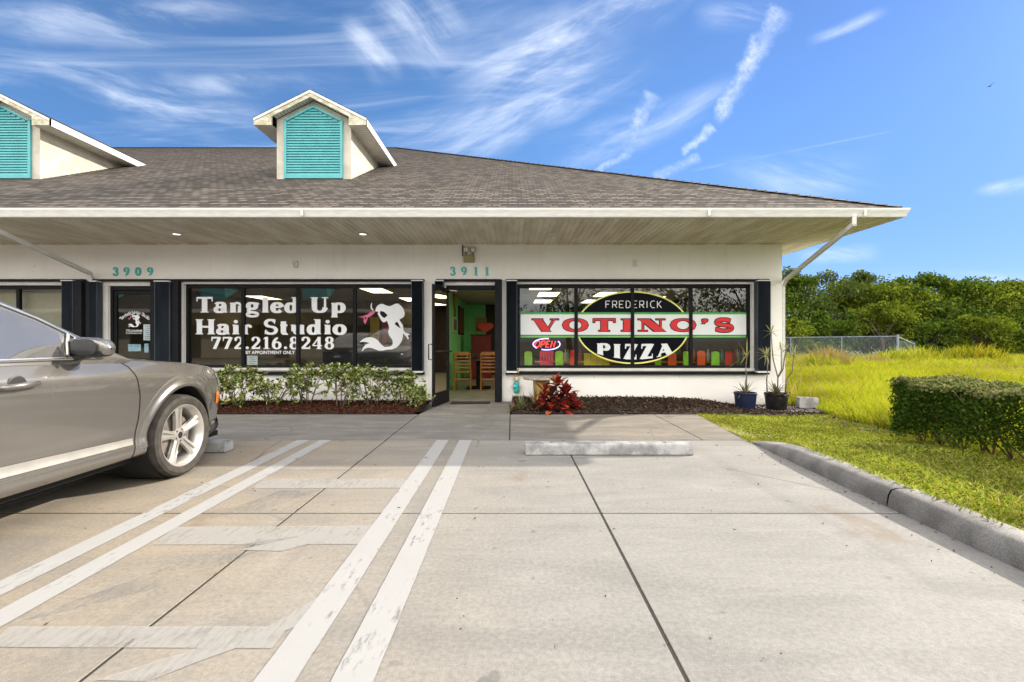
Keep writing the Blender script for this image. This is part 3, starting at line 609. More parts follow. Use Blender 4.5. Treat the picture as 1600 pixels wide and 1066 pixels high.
def dormer(cx):
    Yf = 10.39; hw = .82; zb = rz(Yf); ze = 5.95; slope = .50
    pk = ze + slope*(hw+.40) + .13
    d = MB(); yb_ = EY + (ze + .05 - EZ)*2          # where eave height meets the roof
    d.quad((cx-hw, Yf, zb-.1), (cx+hw, Yf, zb-.1), (cx+hw, Yf, ze+.16), (cx-hw, Yf, ze+.16)); d.poly([(cx-hw, Yf, ze+.16), (cx+hw, Yf, ze+.16), (cx, Yf, ze+.16+hw*slope)])
    for s in (-1, 1): d.poly([(cx+s*hw, Yf, zb-.1), (cx+s*hw, yb_+.2, ze+.02), (cx+s*hw, Yf, ze+.02)])
    dm = d.build("dormer", M_DORM, bld, recalc=False)
    # louvre: frame and angled slats
    l = MB(); a = hw-.175; zt0 = ze + .14; pkz = zt0 + a*slope + .01; z0 = zb+.012; f = .055; y0, y1 = Yf-.045, Yf-.004
    l.prism([(cx-a, y0, z0), (cx-a+f, y0, z0), (cx-a+f, y0, zt0-.01), (cx-a, y0, zt0)], (0, y1-y0, 0)); l.prism([(cx+a, y0, z0), (cx+a, y0, zt0), (cx+a-f, y0, zt0-.01), (cx+a-f, y0, z0)], (0, y1-y0, 0))
    l.prism([(cx-a+f, y0, z0), (cx+a-f, y0, z0), (cx+a-f, y0, z0+.075), (cx-a+f, y0, z0+.075)], (0, y1-y0, 0))
    for s in (-1, 1): l.prism([(cx+s*a, y0, zt0), (cx, y0, pkz), (cx, y0, pkz-.065), (cx+s*(a-f), y0, zt0-.028)], (0, y1-y0, 0))
    zz = z0 + .075
    while zz < pkz - .10:
        w_ = min(a-f, (pkz - .065 - zz - .03)/slope*.94)
        if w_ > .03: l.hexa([(cx-w_, y0+.004, zz), (cx+w_, y0+.004, zz), (cx+w_, y0+.012, zz), (cx-w_, y0+.012, zz), (cx-w_, y1-.006, zz+.066), (cx+w_, y1-.006, zz+.066), (cx+w_, y1, zz+.066), (cx-w_, y1, zz+.066)])
        zz += .0585
    l.build("louver", M_TEAL, dm)
    # gable roof running back into the main roof
    e = .40; Yg = Yf - .20; th = .10
    def sl(s):
        xo = cx + s*(hw+e); zo = ze - .0; 
        top = MB(); zr = zo + slope*(hw+e) + th; zr0 = zo + th
        yb1 = EY + (zr0-EZ)*2 + .05; yb2 = EY + (zr-EZ)*2 + .05
        L_ = math.hypot(hw+e, zr-zr0)
        nn = 9
        for i in range(nn):
            p, q = i/nn, (i+1)/nn
            P_ = lambda t_, yy, dz=0: (xo + (cx-xo)*t_, yy, zr0 + (zr-zr0)*t_ + dz)
            yq, yp = yb1 + (yb2-yb1)*q, yb1 + (yb2-yb1)*p
            top.poly([P_(p, Yg-.02, .012), P_(p, yp, .012), P_(q, yq, .001), P_(q, Yg-.02, .001)], uv=[(Yg, p*L_), (yp, p*L_), (yq, q*L_), (Yg, q*L_)])
            top.poly([P_(p, Yg-.02, -.004), P_(p, yp, -.004), P_(p, yp, .012), P_(p, Yg-.02, .012)], uv=[(0, 0), (1, 0), (1, .01), (0, .01)])
        und = MB()                                   # boxed eave: soffit, side fascia
        fd = .15
        und.quad((xo, Yg, zr0-.003), (xo, yb1-.06, zr0-.003), (xo, yb1-.06-2*fd, zr0-fd), (xo, Yg, zr0-fd))
        bar = MB()
        bar.prism([(xo, Yg, zr0-.002), (cx, Yg, zr-.002), (cx, Yg, zr-.150), (cx+s*(hw+.02), Yg, zr0+slope*(e-.02)-.150), (cx+s*(hw+.02), Yg, zr0-fd), (xo, Yg, zr0-fd)], (0, .05, 0))
        tr = MB(); tr.prism([(xo, Yg-.016, zr0-.004), (cx, Yg-.016, zr-.004), (cx, Yg-.016, zr-.058), (xo, Yg-.016, zr0-.058)], (0, .014, 0))
        sof = MB(); k_ = 22                          # level soffit under the side eave and sloped soffit under the gable
        for i in range(k_):
            ya = Yg+.05 + i*(yb1-.30-Yg)/k_; yb3 = Yg+.05 + (i+.92)*(yb1-.30-Yg)/k_
            sof.quad((cx+s*hw, ya, zr0-fd+.004), (xo-s*.004, ya, zr0-fd+.004), (xo-s*.004, yb3, zr0-fd+.004), (cx+s*hw, yb3, zr0-fd+.004))
        for i in range(12):
            p, q = i/12, (i+.9)/12; xa, xb = cx+s*(hw)*(1-p), cx+s*(hw)*(1-q)
            za, zb_ = zr0 - .125 + slope*(e + hw*p), zr0 - .125 + slope*(e + hw*q)
            sof.quad((xa, Yg+.045, za), (xb, Yg+.045, zb_), (xb, Yf-.002, zb_), (xa, Yf-.002, za))
        return top, und, bar, tr, sof
    A, B = sl(-1), sl(1)
    def join(i): q = MB(); 
    for i, (nm, mt_) in enumerate((("dormer_roof", M_ROOF), ("eave_fascia", M_WHITE), ("bargeboard", M_BARGE), ("barge_trim", M_WHITE), ("dormer_soffit", M_TRIM))):
        q = MB()
        for part in (A[i], B[i]):
            k_ = len(q.v); nf = len(q.f); q.v += part.v; q.f += [tuple(j+k_ for j in f_) for f_ in part.f]
            for fi, uv_ in part.uv.items(): q.uv[nf+fi] = uv_
        q.build(nm, mt_, dm, recalc=(i in (2, 3)))
for cx in (-4.375, -11.245): dormer(cx)

# windows: black frame with mullions; panes, white surround, shutter tracks
def window(hole, mull, nm_label=None, glass=M_GLASS, inset=.075, blinds=False):
    a, b, c, d = hole; y0, y1 = YW+inset-.03, YW+inset+.03; f = .055
    fr = MB(); fr.box(a, b, y0, y1, d-f-.02, d); fr.box(a, b, y0, y1, c, c+f); fr.box(a, a+f, y0, y1, c+f, d-f-.02); fr.box(b-f, b, y0, y1, c+f, d-f-.02)
    for u_ in mull: x = U(u_, YW+inset); fr.box(x-.034, x+.034, y0, y1, c+f, d-f-.02)
    w_ = fr.build("storefront_window", M_BLACK, bld, bevel=.004)
    g = MB(); g.quad((a+f-.01, YW+inset+.006, c+f-.01), (b-f+.01, YW+inset+.006, c+f-.01), (b-f+.01, YW+inset+.006, d-f-.01), (a+f-.01, YW+inset+.006, d-f-.01))
    g.build("pane", glass, w_, recalc=False)
    t_ = MB(); k_ = .052; p0, p1 = YW-.022, YW+.004
    t_.box(a-k_, b+k_, p0, p1, d, d+k_+.01); t_.box(a-k_, b+k_, p0-.03, p1, c-k_, c); t_.box(a-k_, a, p0, p1, c, d); t_.box(b, b+k_, p0, p1, c, d)
    t_.build("surround", M_TRIM, w_, bevel=.003)
    return w_
def tracks(x0, x1, zt_, zb_, boxes):
    """storm shutter tracks above and below an opening and the folded stacks beside it"""
    r = MB(); r.box(x0, x1, YW-.085, YW-.024, zt_-.045, zt_)
    if zb_ is not None: r.box(x0, x1, YW-.085, YW-.024, zb_, zb_+.055)
    s_ = r.build("storm_shutter", M_BLACK, bld, bevel=.004)
    for (a, b, zt2, zb2) in boxes:
        st = MB(); n_ = 9; wz = (b-a)/n_
        for i in range(n_):                        # folded accordion slats
            x = a + i*wz; st.poly([(x, YW-.105, zb2), (x+wz*.5, YW-.165, zb2), (x+wz*.5, YW-.165, zt2), (x, YW-.105, zt2)]); st.poly([(x+wz*.5, YW-.165, zb2), (x+wz, YW-.105, zb2), (x+wz, YW-.105, zt2), (x+wz*.5, YW-.165, zt2)])
        st.box(a-.012, a, YW-.15, YW-.026, zb2, zt2); st.box(b, b+.012, YW-.15, YW-.026, zb2, zt2)
        st.build("shutter_stack", M_SHUT, s_, recalc=False)
        e_ = MB(); e_.box(a-.01, b+.01, YW-.175, YW-.03, zb2-.035, zb2-.001); e_.box(a-.01, b+.01, YW-.175, YW-.03, zt2+.001, zt2+.022)
        e_.build("end_bracket", M_WHITE if True else M_BLACK, s_)
    return s_
wA = window(winA, (380.5, 466, 554.5)); wB = window(winB, (900, 988, 1079))
wL = window(winL, (-150, -70, 30))
zt_, zb_ = Z(437), Z(585)
tracks(U(276), U(664), zt_, zb_, [(U(646), U(662), Z(441), Z(579))])
tracks(U(790), U(1199), zt_, zb_, [(U(792), U(807), Z(441), Z(579)), (U(1178), U(1197), Z(441), Z(579))])
tracks(U(-230), U(137), zt_, zb_, [(U(108), U(124), Z(441), Z(579))])
mb = MB(); mb.box(U(125), U(137), YW-.14, YW-.022, Z(582), Z(440)); mb.box(U(145), U(151.5)+.001, YW-.16, YW-.022, .05, Z(441)); mb.box(U(242), U(250), YW-.13, YW-.022, .05, Z(440)); mb.box(U(274), U(285), YW-.12, YW-.024, Z(582), Z(440))
mb.build("shutter_post", M_BLACK, bld, bevel=.006)
tracks(U(146), U(276), zt_, None, [(U(152), U(161), Z(442), .06), (U(251), U(273), Z(442), .06)])
tracks(U(682), U(784), zt_, None, [(U(682), U(694), Z(441), Z(452))])
mb = MB(); mb.box(U(773.5), U(784.5), YW-.13, YW-.002, .012, Z(438.5)); mb.box(U(684), U(694), YW-.10, YW-.002, .012, Z(447)); mb.build("shutter_post", M_BLACK, bld, bevel=.006)
# door frames
def door_frame(hole, nm):
    a, b, c, d = hole; f = MB(); y0, y1 = YW+.02, YW+.11
    f.box(a, a+.05, y0, y1, .01, d); f.box(b-.05, b, y0, y1, .01, d); f.box(a+.05, b-.05, y0, y1, d-.085, d)
    o = f.build(nm, M_BLACK, bld, bevel=.004)
    t_ = MB(); t_.box(a-.06, b, YW-.018, YW+.004, d, d+.06)
    t_.build("surround", M_TRIM, o); return o
df = door_frame(dorP, "doorway_frame"); dh = door_frame(dorH, "doorway_frame")
mb = MB(); mb.box(U(163.5), U(170.5), YW-.02, YW+.002, .0, Z(446.5)); mb.build("door_surround", M_TRIM, bld)
def leaf_door(mt_, wd, ht, glass, parent, pull=True):
    """a glazed aluminium door leaf, hinge edge at local origin, x along the leaf"""
    def mk(mb): mb.v = [tuple(mt_ @ Vector(p)) for p in mb.v]; return mb
    st = .062; th = .022; rb, rt = .24, .075; z0 = .018
    f = MB(); f.box(0, st, -th, th, z0, ht); f.box(wd-st, wd, -th, th, z0, ht); f.box(st, wd-st, -th, th, z0, z0+rb); f.box(st, wd-st, -th, th, ht-rt, ht)
    o = mk(f).build("shop_door", M_BLACK, parent, bevel=.003)
    g = MB(); g.quad((st-.005, 0, z0+rb-.005), (wd-st+.005, 0, z0+rb-.005), (wd-st+.005, 0, ht-rt+.005), (st-.005, 0, ht-rt+.005)); mk(g).build("pane", glass, o, recalc=False)
    h = MB(); h.tube([(st*.5, th, 1.02), (st*.5, th+.06, 1.02), (wd-st*.5, th+.06, 1.02), (wd-st*.5, th, 1.02)], .013, 8)
    mk(h).build("push_bar", M_BLACK, o, smooth=True)
    h = MB(); h.tube([(wd-.03, -th, 1.16), (wd-.03, -th-.07, 1.16), (wd-.03, -th-.07, .88), (wd-.03, -th, .88)], .012, 8); mk(h).build("pull_handle", M_BLACK, o, smooth=True)
    c = MB(); c.box(.08, .34, th, th+.05, ht-.07, ht-.01); mk(c).build("door_closer", M_BLACK, o, bevel=.004)
    return o
hinge = Vector((dorP[0]+.045, YW-.005, 0)); free = Vector((-1.435, 8.56, 0)); d_ = (free-hinge); ang = math.atan2(d_.y, d_.x)
leaf_door(Matrix.Translation(hinge) @ Matrix.Rotation(ang, 4, 'Z'), .88, Z(452), M_GLASSD, bld)
arm = MB(); arm.tube([(dorP[0]+.10, YW+.03, Z(454.5)), (dorP[0]+.22, YW-.02, Z(455)), (hinge.x-.01, YW-.22, Z(455))], .009, 6); arm.build("closer_arm", M_WHITE, bld)
leaf_door(Matrix.Translation((dorH[0]+.05, YW+.065, 0)) @ Matrix.Rotation(0, 4, 'Z'), dorH[1]-dorH[0]-.10, dorH[3]-.09, M_GLASS, bld)
# interiors
M_IW = mat("interior_beige", (.42, .37, .28), None, 2, .8); M_IG = mat("interior_green", (.18, .64, .28), (.16, .56, .24), 1.5, .7)
M_IF = mat("interior_tile", (.30, .31, .29), (.22, .23, .22), 3, .35); M_IC = mat("interior_ceiling", (.45, .43, .38), None, 3, .8); M_ID = mat("interior_dark", (.035, .03, .03), None, 3, .7)
M_IH = mat("interior_olive", (.13, .12, .085), (.09, .085, .06), .8, .8); M_IT = mat("interior_teal", (.08, .40, .38), None, 2, .7)
def room(x0, x1, y1, mats):
    y0 = YW+.145; c = Z(430)
    for nm, q, mt_ in (("interior_floor", ((x0, y0, .004), (x1, y0, .004), (x1, y1, .004), (x0, y1, .004)), M_IF), ("interior_ceiling", ((x0, y0, c), (x1, y0, c), (x1, y1, c), (x0, y1, c)), M_IC),
                      ("interior_wall", ((x0, y0, 0), (x0, y1, 0), (x0, y1, c), (x0, y0, c)), mats[0]), ("interior_wall", ((x0, y1, 0), (x1, y1, 0), (x1, y1, c), (x0, y1, c)), mats[1]), ("interior_wall", ((x1, y0, 0), (x1, y1, 0), (x1, y1, c), (x1, y0, c)), mats[2])):
        MB().quad(*q).build(nm, mt_, bld, recalc=False)
room(-1.62, 5.30, 17.0, (M_IG, M_ID, M_ID)); room(-8.3, -1.74, 15.5, (M_IH, M_IH, M_IH)); room(-16, -8.45, 12, (M_IW, M_IW, M_IW))
mb = MB(); mb.box(-1.62, -.95, 16.6, 16.98, 0.006, Z(432)); mb.build("interior_wall", M_IG, bld)
# lit ceiling panels seen through the glass, and hidden ones added to light chairs
Ci = Z(430)
for i, (x, y) in enumerate(((1.0, 13.0), (2.6, 13.0), (1.0, 15.3), (2.6, 15.3), (4.2, 14.2), (.7, 11.2), (-.75, 10.9), (2.6, 10.5), (-3.45, 12.0), (-3.1, 14.6), (-7.4, 14.0))):
    mb = MB(); mb.box(x-.30, x+.30, y-.60, y+.60, Ci-.035, Ci-.004); o = mb.build("ceiling_light", M_TRIM)
    MB().quad((x-.27, y-.58, Ci-.037), (x-.27, y+.58, Ci-.037), (x+.27, y+.58, Ci-.037), (x+.27, y-.58, Ci-.037)).build("diffuser", M_LIT, o, recalc=False)
    tag(o, ("lit ceiling panel of the pizza shop, front one in the left row", "lit ceiling panel of the pizza shop, front one in the middle row", "lit ceiling panel of the pizza shop, rear one in the left row", "lit ceiling panel of the pizza shop, rear one in the middle row", "lit ceiling panel of the pizza shop farthest right", "unseen ceiling panel added to light the pizza shop nearest the window", "unseen ceiling panel added inside the open door to light the wooden chairs", "unseen ceiling panel added to light the painted chairs inside the pizza window", "lit ceiling panel of the hair studio nearest the window above the mermaid", "lit ceiling panel of the hair studio behind the one above the mermaid", "lit ceiling panel at the far left of the hair studio")[i], "ceiling light", "ceiling panels in the pizza shop" if i < 8 else "ceiling panels in the hair studio")
# ------------------------------------------------------------------ lettering: skeleton strokes drawn with a broad nib
def arc(cx, cy, rx, ry, a0, a1, n=18):
    return [(cx + rx*cos(R(a0 + (a1-a0)*i/n)), cy + ry*sin(R(a0 + (a1-a0)*i/n))) for i in range(n+1)]
T_, H_ = 'T', 't'                 # full and hairline widths
def L(*p, w=None): return ('k', [(p[i], p[i+1]) for i in range(0, len(p), 2)], w)
def A(*p, w=None): return ('k', arc(*p), w)
def Sf(x, y, h, t=.06): return ('q', [(x-h, y), (x+h, y), (x+h, y+t), (x-h, y+t)])
def D(x, y, r): return ('p', arc(x, y, r, r, 0, 360, 14)[:-1])
GL = {
 'T': (.92, [L(.46, 0, .46, 1, w=T_), L(.03, .955, .89, .955, w='h'), Sf(.46, 0, .21), ('q', [(.03, .72), (.09, .72), (.12, 1), (.03, 1)]), ('q', [(.83, .72), (.89, .72), (.89, 1), (.80, 1)])]),
 'U': (1.0, [L(.22, 1, .22, .33, w=T_), A(.50, .33, .28, .29, 180, 360), L(.78, .33, .78, 1, w=H_), Sf(.22, .94, .20), Sf(.78, .94, .17)]),
 'H': (1.1, [L(.24, 0, .24, 1, w=T_), L(.86, 0, .86, 1, w=T_), L(.24, .5, .86, .5, w='h'), Sf(.24, 0, .20), Sf(.86, 0, .20), Sf(.24, .94, .20), Sf(.86, .94, .20)]),
 'S': (.80, [A(.39, .735, .25, .22, 35, 270, w='m'), A(.40, .265, .28, .23, 95, -150, w='m'), ('q', [(.56, .72), (.62, .70), (.66, .99), (.60, .99)]), ('q', [(.08, .02), (.14, .02), (.19, .30), (.10, .30)])]),
 'V': (1.0, [L(.18, 1, .54, 0, w=T_), L(.54, 0, .86, 1, w=H_), Sf(.19, .94, .21), Sf(.85, .94, .16)]),
 'O': (1.0, [A(.5, .5, .37, .46, 0, 360)]),
 'I': (.52, [L(.26, 0, .26, 1, w=T_), Sf(.26, 0, .22), Sf(.26, .94, .22)]),
 'N': (1.1, [L(.20, 0, .20, 1, w=H_), L(.24, 1, .86, 0, w=T_), L(.88, 0, .88, 1, w=H_), Sf(.20, 0, .18), Sf(.88, .94, .18), Sf(.2, .94, .19)]),
 "'": (.36, [D(.18, .88, .12), L(.24, .88, .10, .62, w=H_)]),
 'P': (.88, [L(.24, 0, .24, 1, w=T_), ('k', [(.24, .96)] + arc(.46, .73, .26, .23, 90, -90) + [(.24, .50)], None), Sf(.24, 0, .21), Sf(.20, .94, .17)]),
 'Z': (.86, [L(.08, .95, .78, .95, w='h'), L(.68, 1, .16, 0, w=T_), L(.06, .05, .80, .05, w='h'), ('q', [(.06, .70), (.12, .70), (.18, 1), (.06, 1)]), ('q', [(.74, .0), (.80, 0), (.80, .30), (.74, .30)])]),
 'A': (1.0, [L(.14, 0, .50, 1, w=H_), L(.48, 1, .84, 0, w=T_), L(.26, .33, .68, .33, w='h'), Sf(.15, 0, .15), Sf(.84, 0, .19)]),
 'a': (.72, [('k', arc(.30, .46, .19, .17, 165, 0) + [(.49, .12)], None), L(.49, .48, .49, .06, w=T_), A(.27, .19, .18, .16, 0, 360), Sf(.58, 0, .10), D(.15, .47, .085)]),
 'n': (.82, [L(.20, 0, .20, .62, w=T_), ('k', arc(.40, .42, .20, .20, 180, 0), H_), L(.60, .44, .60, 0, w=T_), Sf(.20, 0, .17), Sf(.60, 0, .17), Sf(.13, .58, .10)]),
 'g': (.74, [A(.32, .43, .19, .19, 0, 360), A(.34, -.12, .26, .13, 0, 360, w='m'), L(.18, .26, .14, .12, .22, .04, .42, .01, w='m'), L(.46, .56, .62, .60, w='h'), D(.63, .57, .07)]),
 'l': (.44, [L(.22, 0, .22, 1, w=T_), Sf(.22, 0, .18), Sf(.14, .94, .11)]),
 'e': (.68, [A(.34, .32, .23, .29, 5, 325), L(.14, .36, .56, .36, w='h')]),
 'd': (.80, [A(.32, .31, .21, .28, 0, 360), L(.56, 0, .56, 1, w=T_), Sf(.62, 0, .12), Sf(.47, .94, .12)]),
 'p': (.80, [L(.22, -.30, .22, .60, w=T_), A(.45, .31, .22, .28, 0, 360), Sf(.22, -.32, .18), Sf(.14, .57, .10)]),
 'i': (.44, [L(.22, 0, .22, .62, w=T_), D(.22, .84, .115), Sf(.22, 0, .18), Sf(.14, .58, .10)]),
 'r': (.62, [L(.20, 0, .20, .62, w=T_), ('k', arc(.38, .44, .17, .15, 170, 60), H_), D(.48, .52, .095), Sf(.20, 0, .18), Sf(.13, .58, .10)]),
 't': (.50, [L(.21, .12, .21, .86, w=T_), L(.04, .60, .42, .60, w='h'), ('k', arc(.33, .13, .11, .10, 180, 320), None)]),
 'u': (.84, [L(.21, .62, .21, .2, w=T_), A(.39, .20, .18, .16, 180, 330, w=H_), L(.60, .62, .60, 0, w=T_), Sf(.14, .58, .11), Sf(.53, .58, .11), Sf(.66, 0, .11)]),
 'o': (.70, [A(.35, .31, .24, .29, 0, 360)]),
 '0': (.74, [A(.37, .5, .24, .46, 0, 360)]),
 '1': (.60, [L(.32, 0, .32, 1, w=T_), ('q', [(.08, .80), (.24, .84), (.30, 1), (.22, .98)]), Sf(.32, 0, .22)]),
 '2': (.74, [('k', arc(.36, .71, .22, .25, 165, -35) + [(.12, .06)], None), L(.08, .07, .66, .07, w='m'), ('q', [(.60, .02), (.68, .02), (.68, .26), (.62, .26)]), D(.16, .74, .09)]),
 '3': (.74, [A(.33, .74, .20, .22, 150, -90, w='m'), A(.34, .27, .24, .24, 90, -150, w='m'), D(.15, .78, .085), D(.13, .20, .09)]),
 '4': (.78, [L(.50, 0, .50, 1, w=T_), L(.50, .98, .06, .30, w=H_), L(.04, .28, .72, .28, w='h'), Sf(.5, 0, .19)]),
 '6': (.76, [A(.38, .30, .23, .27, 0, 360), ('k', arc(.58, .32, .44, .62, 105, 180), None)]),
 '7': (.74, [L(.08, .93, .68, .93, w='m'), L(.64, .95, .28, 0, w=T_), ('q', [(.06, .66), (.12, .66), (.18, 1), (.06, 1)])]),
 '8': (.76, [A(.38, .745, .19, .215, 0, 360), A(.38, .265, .23, .245, 0, 360)]),
 '9': (.76, [A(.38, .69, .23, .27, 0, 360), ('k', arc(.18, .67, .44, .62, 0, -80), None)]),
 '.': (.34, [D(.17, .10, .115)]), ' ': (.42, []),
}
def letters(mb, text, x, z, h, y, wide=1.0, T=.23, t=.07, hb=.09, mid=.14, sp=.03, grow=0.0, warp=None, depth=0.0, fit=None):
    """flat serif letters on the plane at y, facing the street; each stroke a hair prouder than the last"""
    tot_ = sum(GL[c][0] + sp for c in text) - sp
    sx = (fit / (tot_ * h)) if fit else wide
    k_ = 0; cx = 0.0
    for c in text:
        adv, st = GL[c]
        for s in st:
            k_ += 1
            def put(q):
                X, Zz = (cx + q[0]) * sx * h, q[1] * h
                if warp: X, Zz = warp(X, Zz)
                return (x + X, y - .00006 * k_, z + Zz)
            def emit(pts):
                f = [put(q) for q in pts]
                if depth: mb.prism([(a, b - depth, c_) for a, b, c_ in f], (0, depth, 0))
                else: mb.poly(f)
            if s[0] == 'k':
                p = s[1]; w = s[2]; l_, r_ = [], []
                closed = len(p) > 4 and math.hypot(p[0][0]-p[-1][0], p[0][1]-p[-1][1]) < 1e-6
                for i, q in enumerate(p):
                    a = p[i-1] if i else (p[-2] if closed else p[0]); b = p[i+1] if i < len(p)-1 else (p[1] if closed else p[-1])
                    tx, ty = (b[0]-a[0]) * sx, b[1]-a[1]; n_ = math.hypot(tx, ty) or 1; tx, ty = tx/n_, ty/n_
                    wd = {None: t + (T-t)*abs(ty)**1.4, T_: T, H_: t*1.15, 'h': hb, 'm': mid*.75 + (T-mid*.6)*.45*abs(ty) + .03}[w] if not isinstance(w, float) else w
                    hw = wd/2 + grow; nx, ny = -ty*hw/sx, tx*hw
                    if w in (T_, H_) and len(p) == 2 and abs(ty) > .2:      # straight stems end flat
                        hx = hw/abs(ty)/sx; nx, ny = -hx * (1 if ty > 0 else -1), 0
                        e = (-grow if i == 0 else grow) * (1 if ty > 0 else -1)
                        l_.append((q[0]+nx, q[1]+e)); r_.append((q[0]-nx, q[1]+e)); continue
                    l_.append((q[0]+nx, q[1]+ny)); r_.append((q[0]-nx, q[1]-ny))
                for i in range(len(p)-1):
                    emit([l_[i], r_[i], r_[i+1], l_[i+1]])
            else:
                pts = s[1]
                if grow:
                    mx = sum(q[0] for q in pts)/len(pts); mz = sum(q[1] for q in pts)/len(pts)
                    pts = [(q[0] + math.copysign(grow/sx, q[0]-mx), q[1] + math.copysign(grow, q[1]-mz)) for q in pts]
                emit(pts)
        cx += adv + sp
    return tot_ * sx * h
def strokes(mb, lines, y, hw):
    """single-weight lettering from polylines (x, z)"""
    k_ = 0
    for p in lines:
        k_ += 1; l_, r_ = [], []
        for i, q in enumerate(p):
            a, b = p[max(i-1, 0)], p[min(i+1, len(p)-1)]; tx, tz = b[0]-a[0], b[1]-a[1]; n_ = math.hypot(tx, tz) or 1
            l_.append((q[0]-tz/n_*hw, y-.00005*k_, q[1]+tx/n_*hw)); r_.append((q[0]+tz/n_*hw, y-.00005*k_, q[1]-tx/n_*hw))
        for i in range(len(p)-1): mb.quad(l_[i], r_[i], r_[i+1], l_[i+1])
def sans(text, x, z, h, y, mt_, name, parent, fit=None, center=False, rot=0.0):
    """plain sans lettering from the built-in font, turned into a mesh"""
    cu = bpy.data.curves.new(name, 'FONT'); cu.body = text; cu.size = 1.0; cu.offset = .018; cu.resolution_u = 3
    if center: cu.align_x = 'CENTER'
    o = bpy.data.objects.new(name, cu); COL.objects.link(o); dg = bpy.context.evaluated_depsgraph_get()
    me = bpy.data.meshes.new_from_object(o.evaluated_get(dg)); bpy.data.objects.remove(o); bpy.data.curves.remove(cu)
    xs_ = [v.co.x for v in me.vertices]; wdt = max(xs_) - min(xs_); sx = fit / wdt if fit else h / .73
    for v in me.vertices:
        a, b = v.co.x * sx, v.co.y * h / .73
        v.co = (x + a*cos(rot) - b*sin(rot), y, z + a*sin(rot) + b*cos(rot))
    me.materials.clear(); return mesh_obj(name, me, mt_, parent)
YG = YW + .070                               # just outside the panes (pane at YW + .081)
def gp2(u, v, y=YG): return P(u, v, y)
# hair studio window lettering
hs = thing("window_lettering", "white lettering naming the hair studio and its phone number on the left shop window", "sign", (-5, YG, 1.5))
k = YG / F
def line(text, u0, u1, vb, cap, part, **kw):
    mb = MB(); x, z = gp2(u0, vb); letters(mb, text, x, z, cap * k, YG, fit=(u1-u0)*k, **kw); return mb.build(part, M_VINYL, hs, recalc=False)
line("Tangled Up", 306, 540, 488.5, 24, "shop_name_text", T=.36, t=.13, hb=.13, sp=.06)
line("Hair Studio", 304.5, 541, 522.5, 23.5, "shop_name_text", T=.36, t=.13, hb=.13, sp=.06)
line("772.216.8248", 329, 523, 545.5, 19, "phone_number_text", T=.26, t=.10, sp=.07)
x, z = gp2(383.5, 553.3); sans("BY APPOINTMENT ONLY", x, z, 5.2*k, YG-.001, M_VINYL, "appointment_text", hs, fit=77*k)
# mermaid decal: silhouettes traced as flat vinyl
def mermaid(name, label, u0, v0, s, y, group=None):
    """outline coordinates in the decal's own 100-unit square"""
    q = lambda pts: [(lambda p: (p[0], y, p[1]))(P(u0 + a*s/1122*100, v0 + b*s/1066*95, y)) for a, b in pts]
    root = thing(name, label, "decal", (P(u0, v0, y)[0], y, P(u0, v0+60*s, y)[1]), group)
    b = MB()
    b.poly(q([(410,240),(420,185),(450,140),(500,112),(545,115),(600,140),(660,155),(710,135),(760,108),(810,108),(860,145),(905,205),(925,265),(920,320),(890,355),(840,378),(835,400),(870,450),(895,490),(900,560),(930,615),(985,630),(1020,650),(985,660),(980,690),(1000,715),(975,735),(955,690),(920,655),(895,625),(893,680),(875,760),(830,830),(770,885),(700,910),(610,915),(540,932),(470,932),(400,905),(340,885),(280,880),(220,900),(178,942),(170,935),(200,870),(240,825),(310,800),(255,782),(200,778),(130,785),(185,735),(250,703),(320,695),(390,708),(450,750),(510,820),(570,868),(630,868),(690,850),(715,815),(712,760),(690,715),(650,665),(632,600),(650,550),(645,490),(612,405),(580,430),(545,435),(510,400),(480,340),(450,290),(460,255),(440,245)]))
    body = b.build("body", M_VINYL, root, recalc=False)
    h = MB(); h.poly([(p[0], p[1]-.001, p[2]) for p in q([(488,250),(510,236),(560,250),(605,290),(622,318),(565,362),(520,330),(495,290)])]); h.poly([(p[0], p[1]-.001, p[2]) for p in q([(745,465),(785,422),(815,455),(852,540),(800,510)])])
    h.build("gap", M_BLACK, body, recalc=False)
    f = MB(); f.poly(q([(355,90),(345,140),(352,185),(380,222),(355,225),(328,190),(324,140),(340,105)])); f.build("hair_lock", M_VINYL, root, recalc=False)
    p = MB(); p.poly(q([(375,238),(415,245),(360,305),(300,345),(255,350),(205,345),(205,322),(270,300),(320,255)])); p.poly(q([(205,330),(120,335),(120,342),(190,350),(190,380),(220,340)])); p.poly(q([(215,345),(238,400),(262,345),(280,350),(235,470),(200,420)]))
    p.build("scissors", mat("pink_vinyl", (.62, .12, .25)), root, recalc=False)
    return root
mermaid("mermaid_decal", "large white mermaid decal holding pink scissors on the hair studio window", 550, 465, 1.0, YG)
# door 3909: small mermaid, arched lettering, papers
YD = YW + .065 - .004
mermaid("mermaid_decal", "small white mermaid decal on the glass of the door marked 3909", 196.5, 489.5, .265, YD)
sg = thing("door_lettering", "small arched white lettering and phone number on the hair studio door", "sign", (P(210, 500, YD)[0], YD, 1.5))
mb = MB(); lines = []
word = "Tangled Up Hair Studio"
for i, c in enumerate(word):
    if c == ' ': continue
    a = R(140 - 100*i/(len(word)-1)); X, Zz = P(211, 514, YD); rr = 27*YD/F
    sans(c, X + rr*cos(a)*.95, Zz + rr*sin(a)*.85 - .0, 5.2*YD/F, YD - .001, M_VINYL, "shop_name_text", sg, rot=a - pi/2, center=True)
x, z = P(197, 518.5, YD); sans("772.216.8248", x, z, 3.4*YD/F, YD-.001, M_VINYL, "phone_number_text", sg, fit=25*YD/F)
x, z = P(197, 521.8, YD); sans("BY APPOINTMENT ONLY", x, z, 2.0*YD/F, YD-.001, M_VINYL, "appointment_text", sg, fit=25*YD/F)
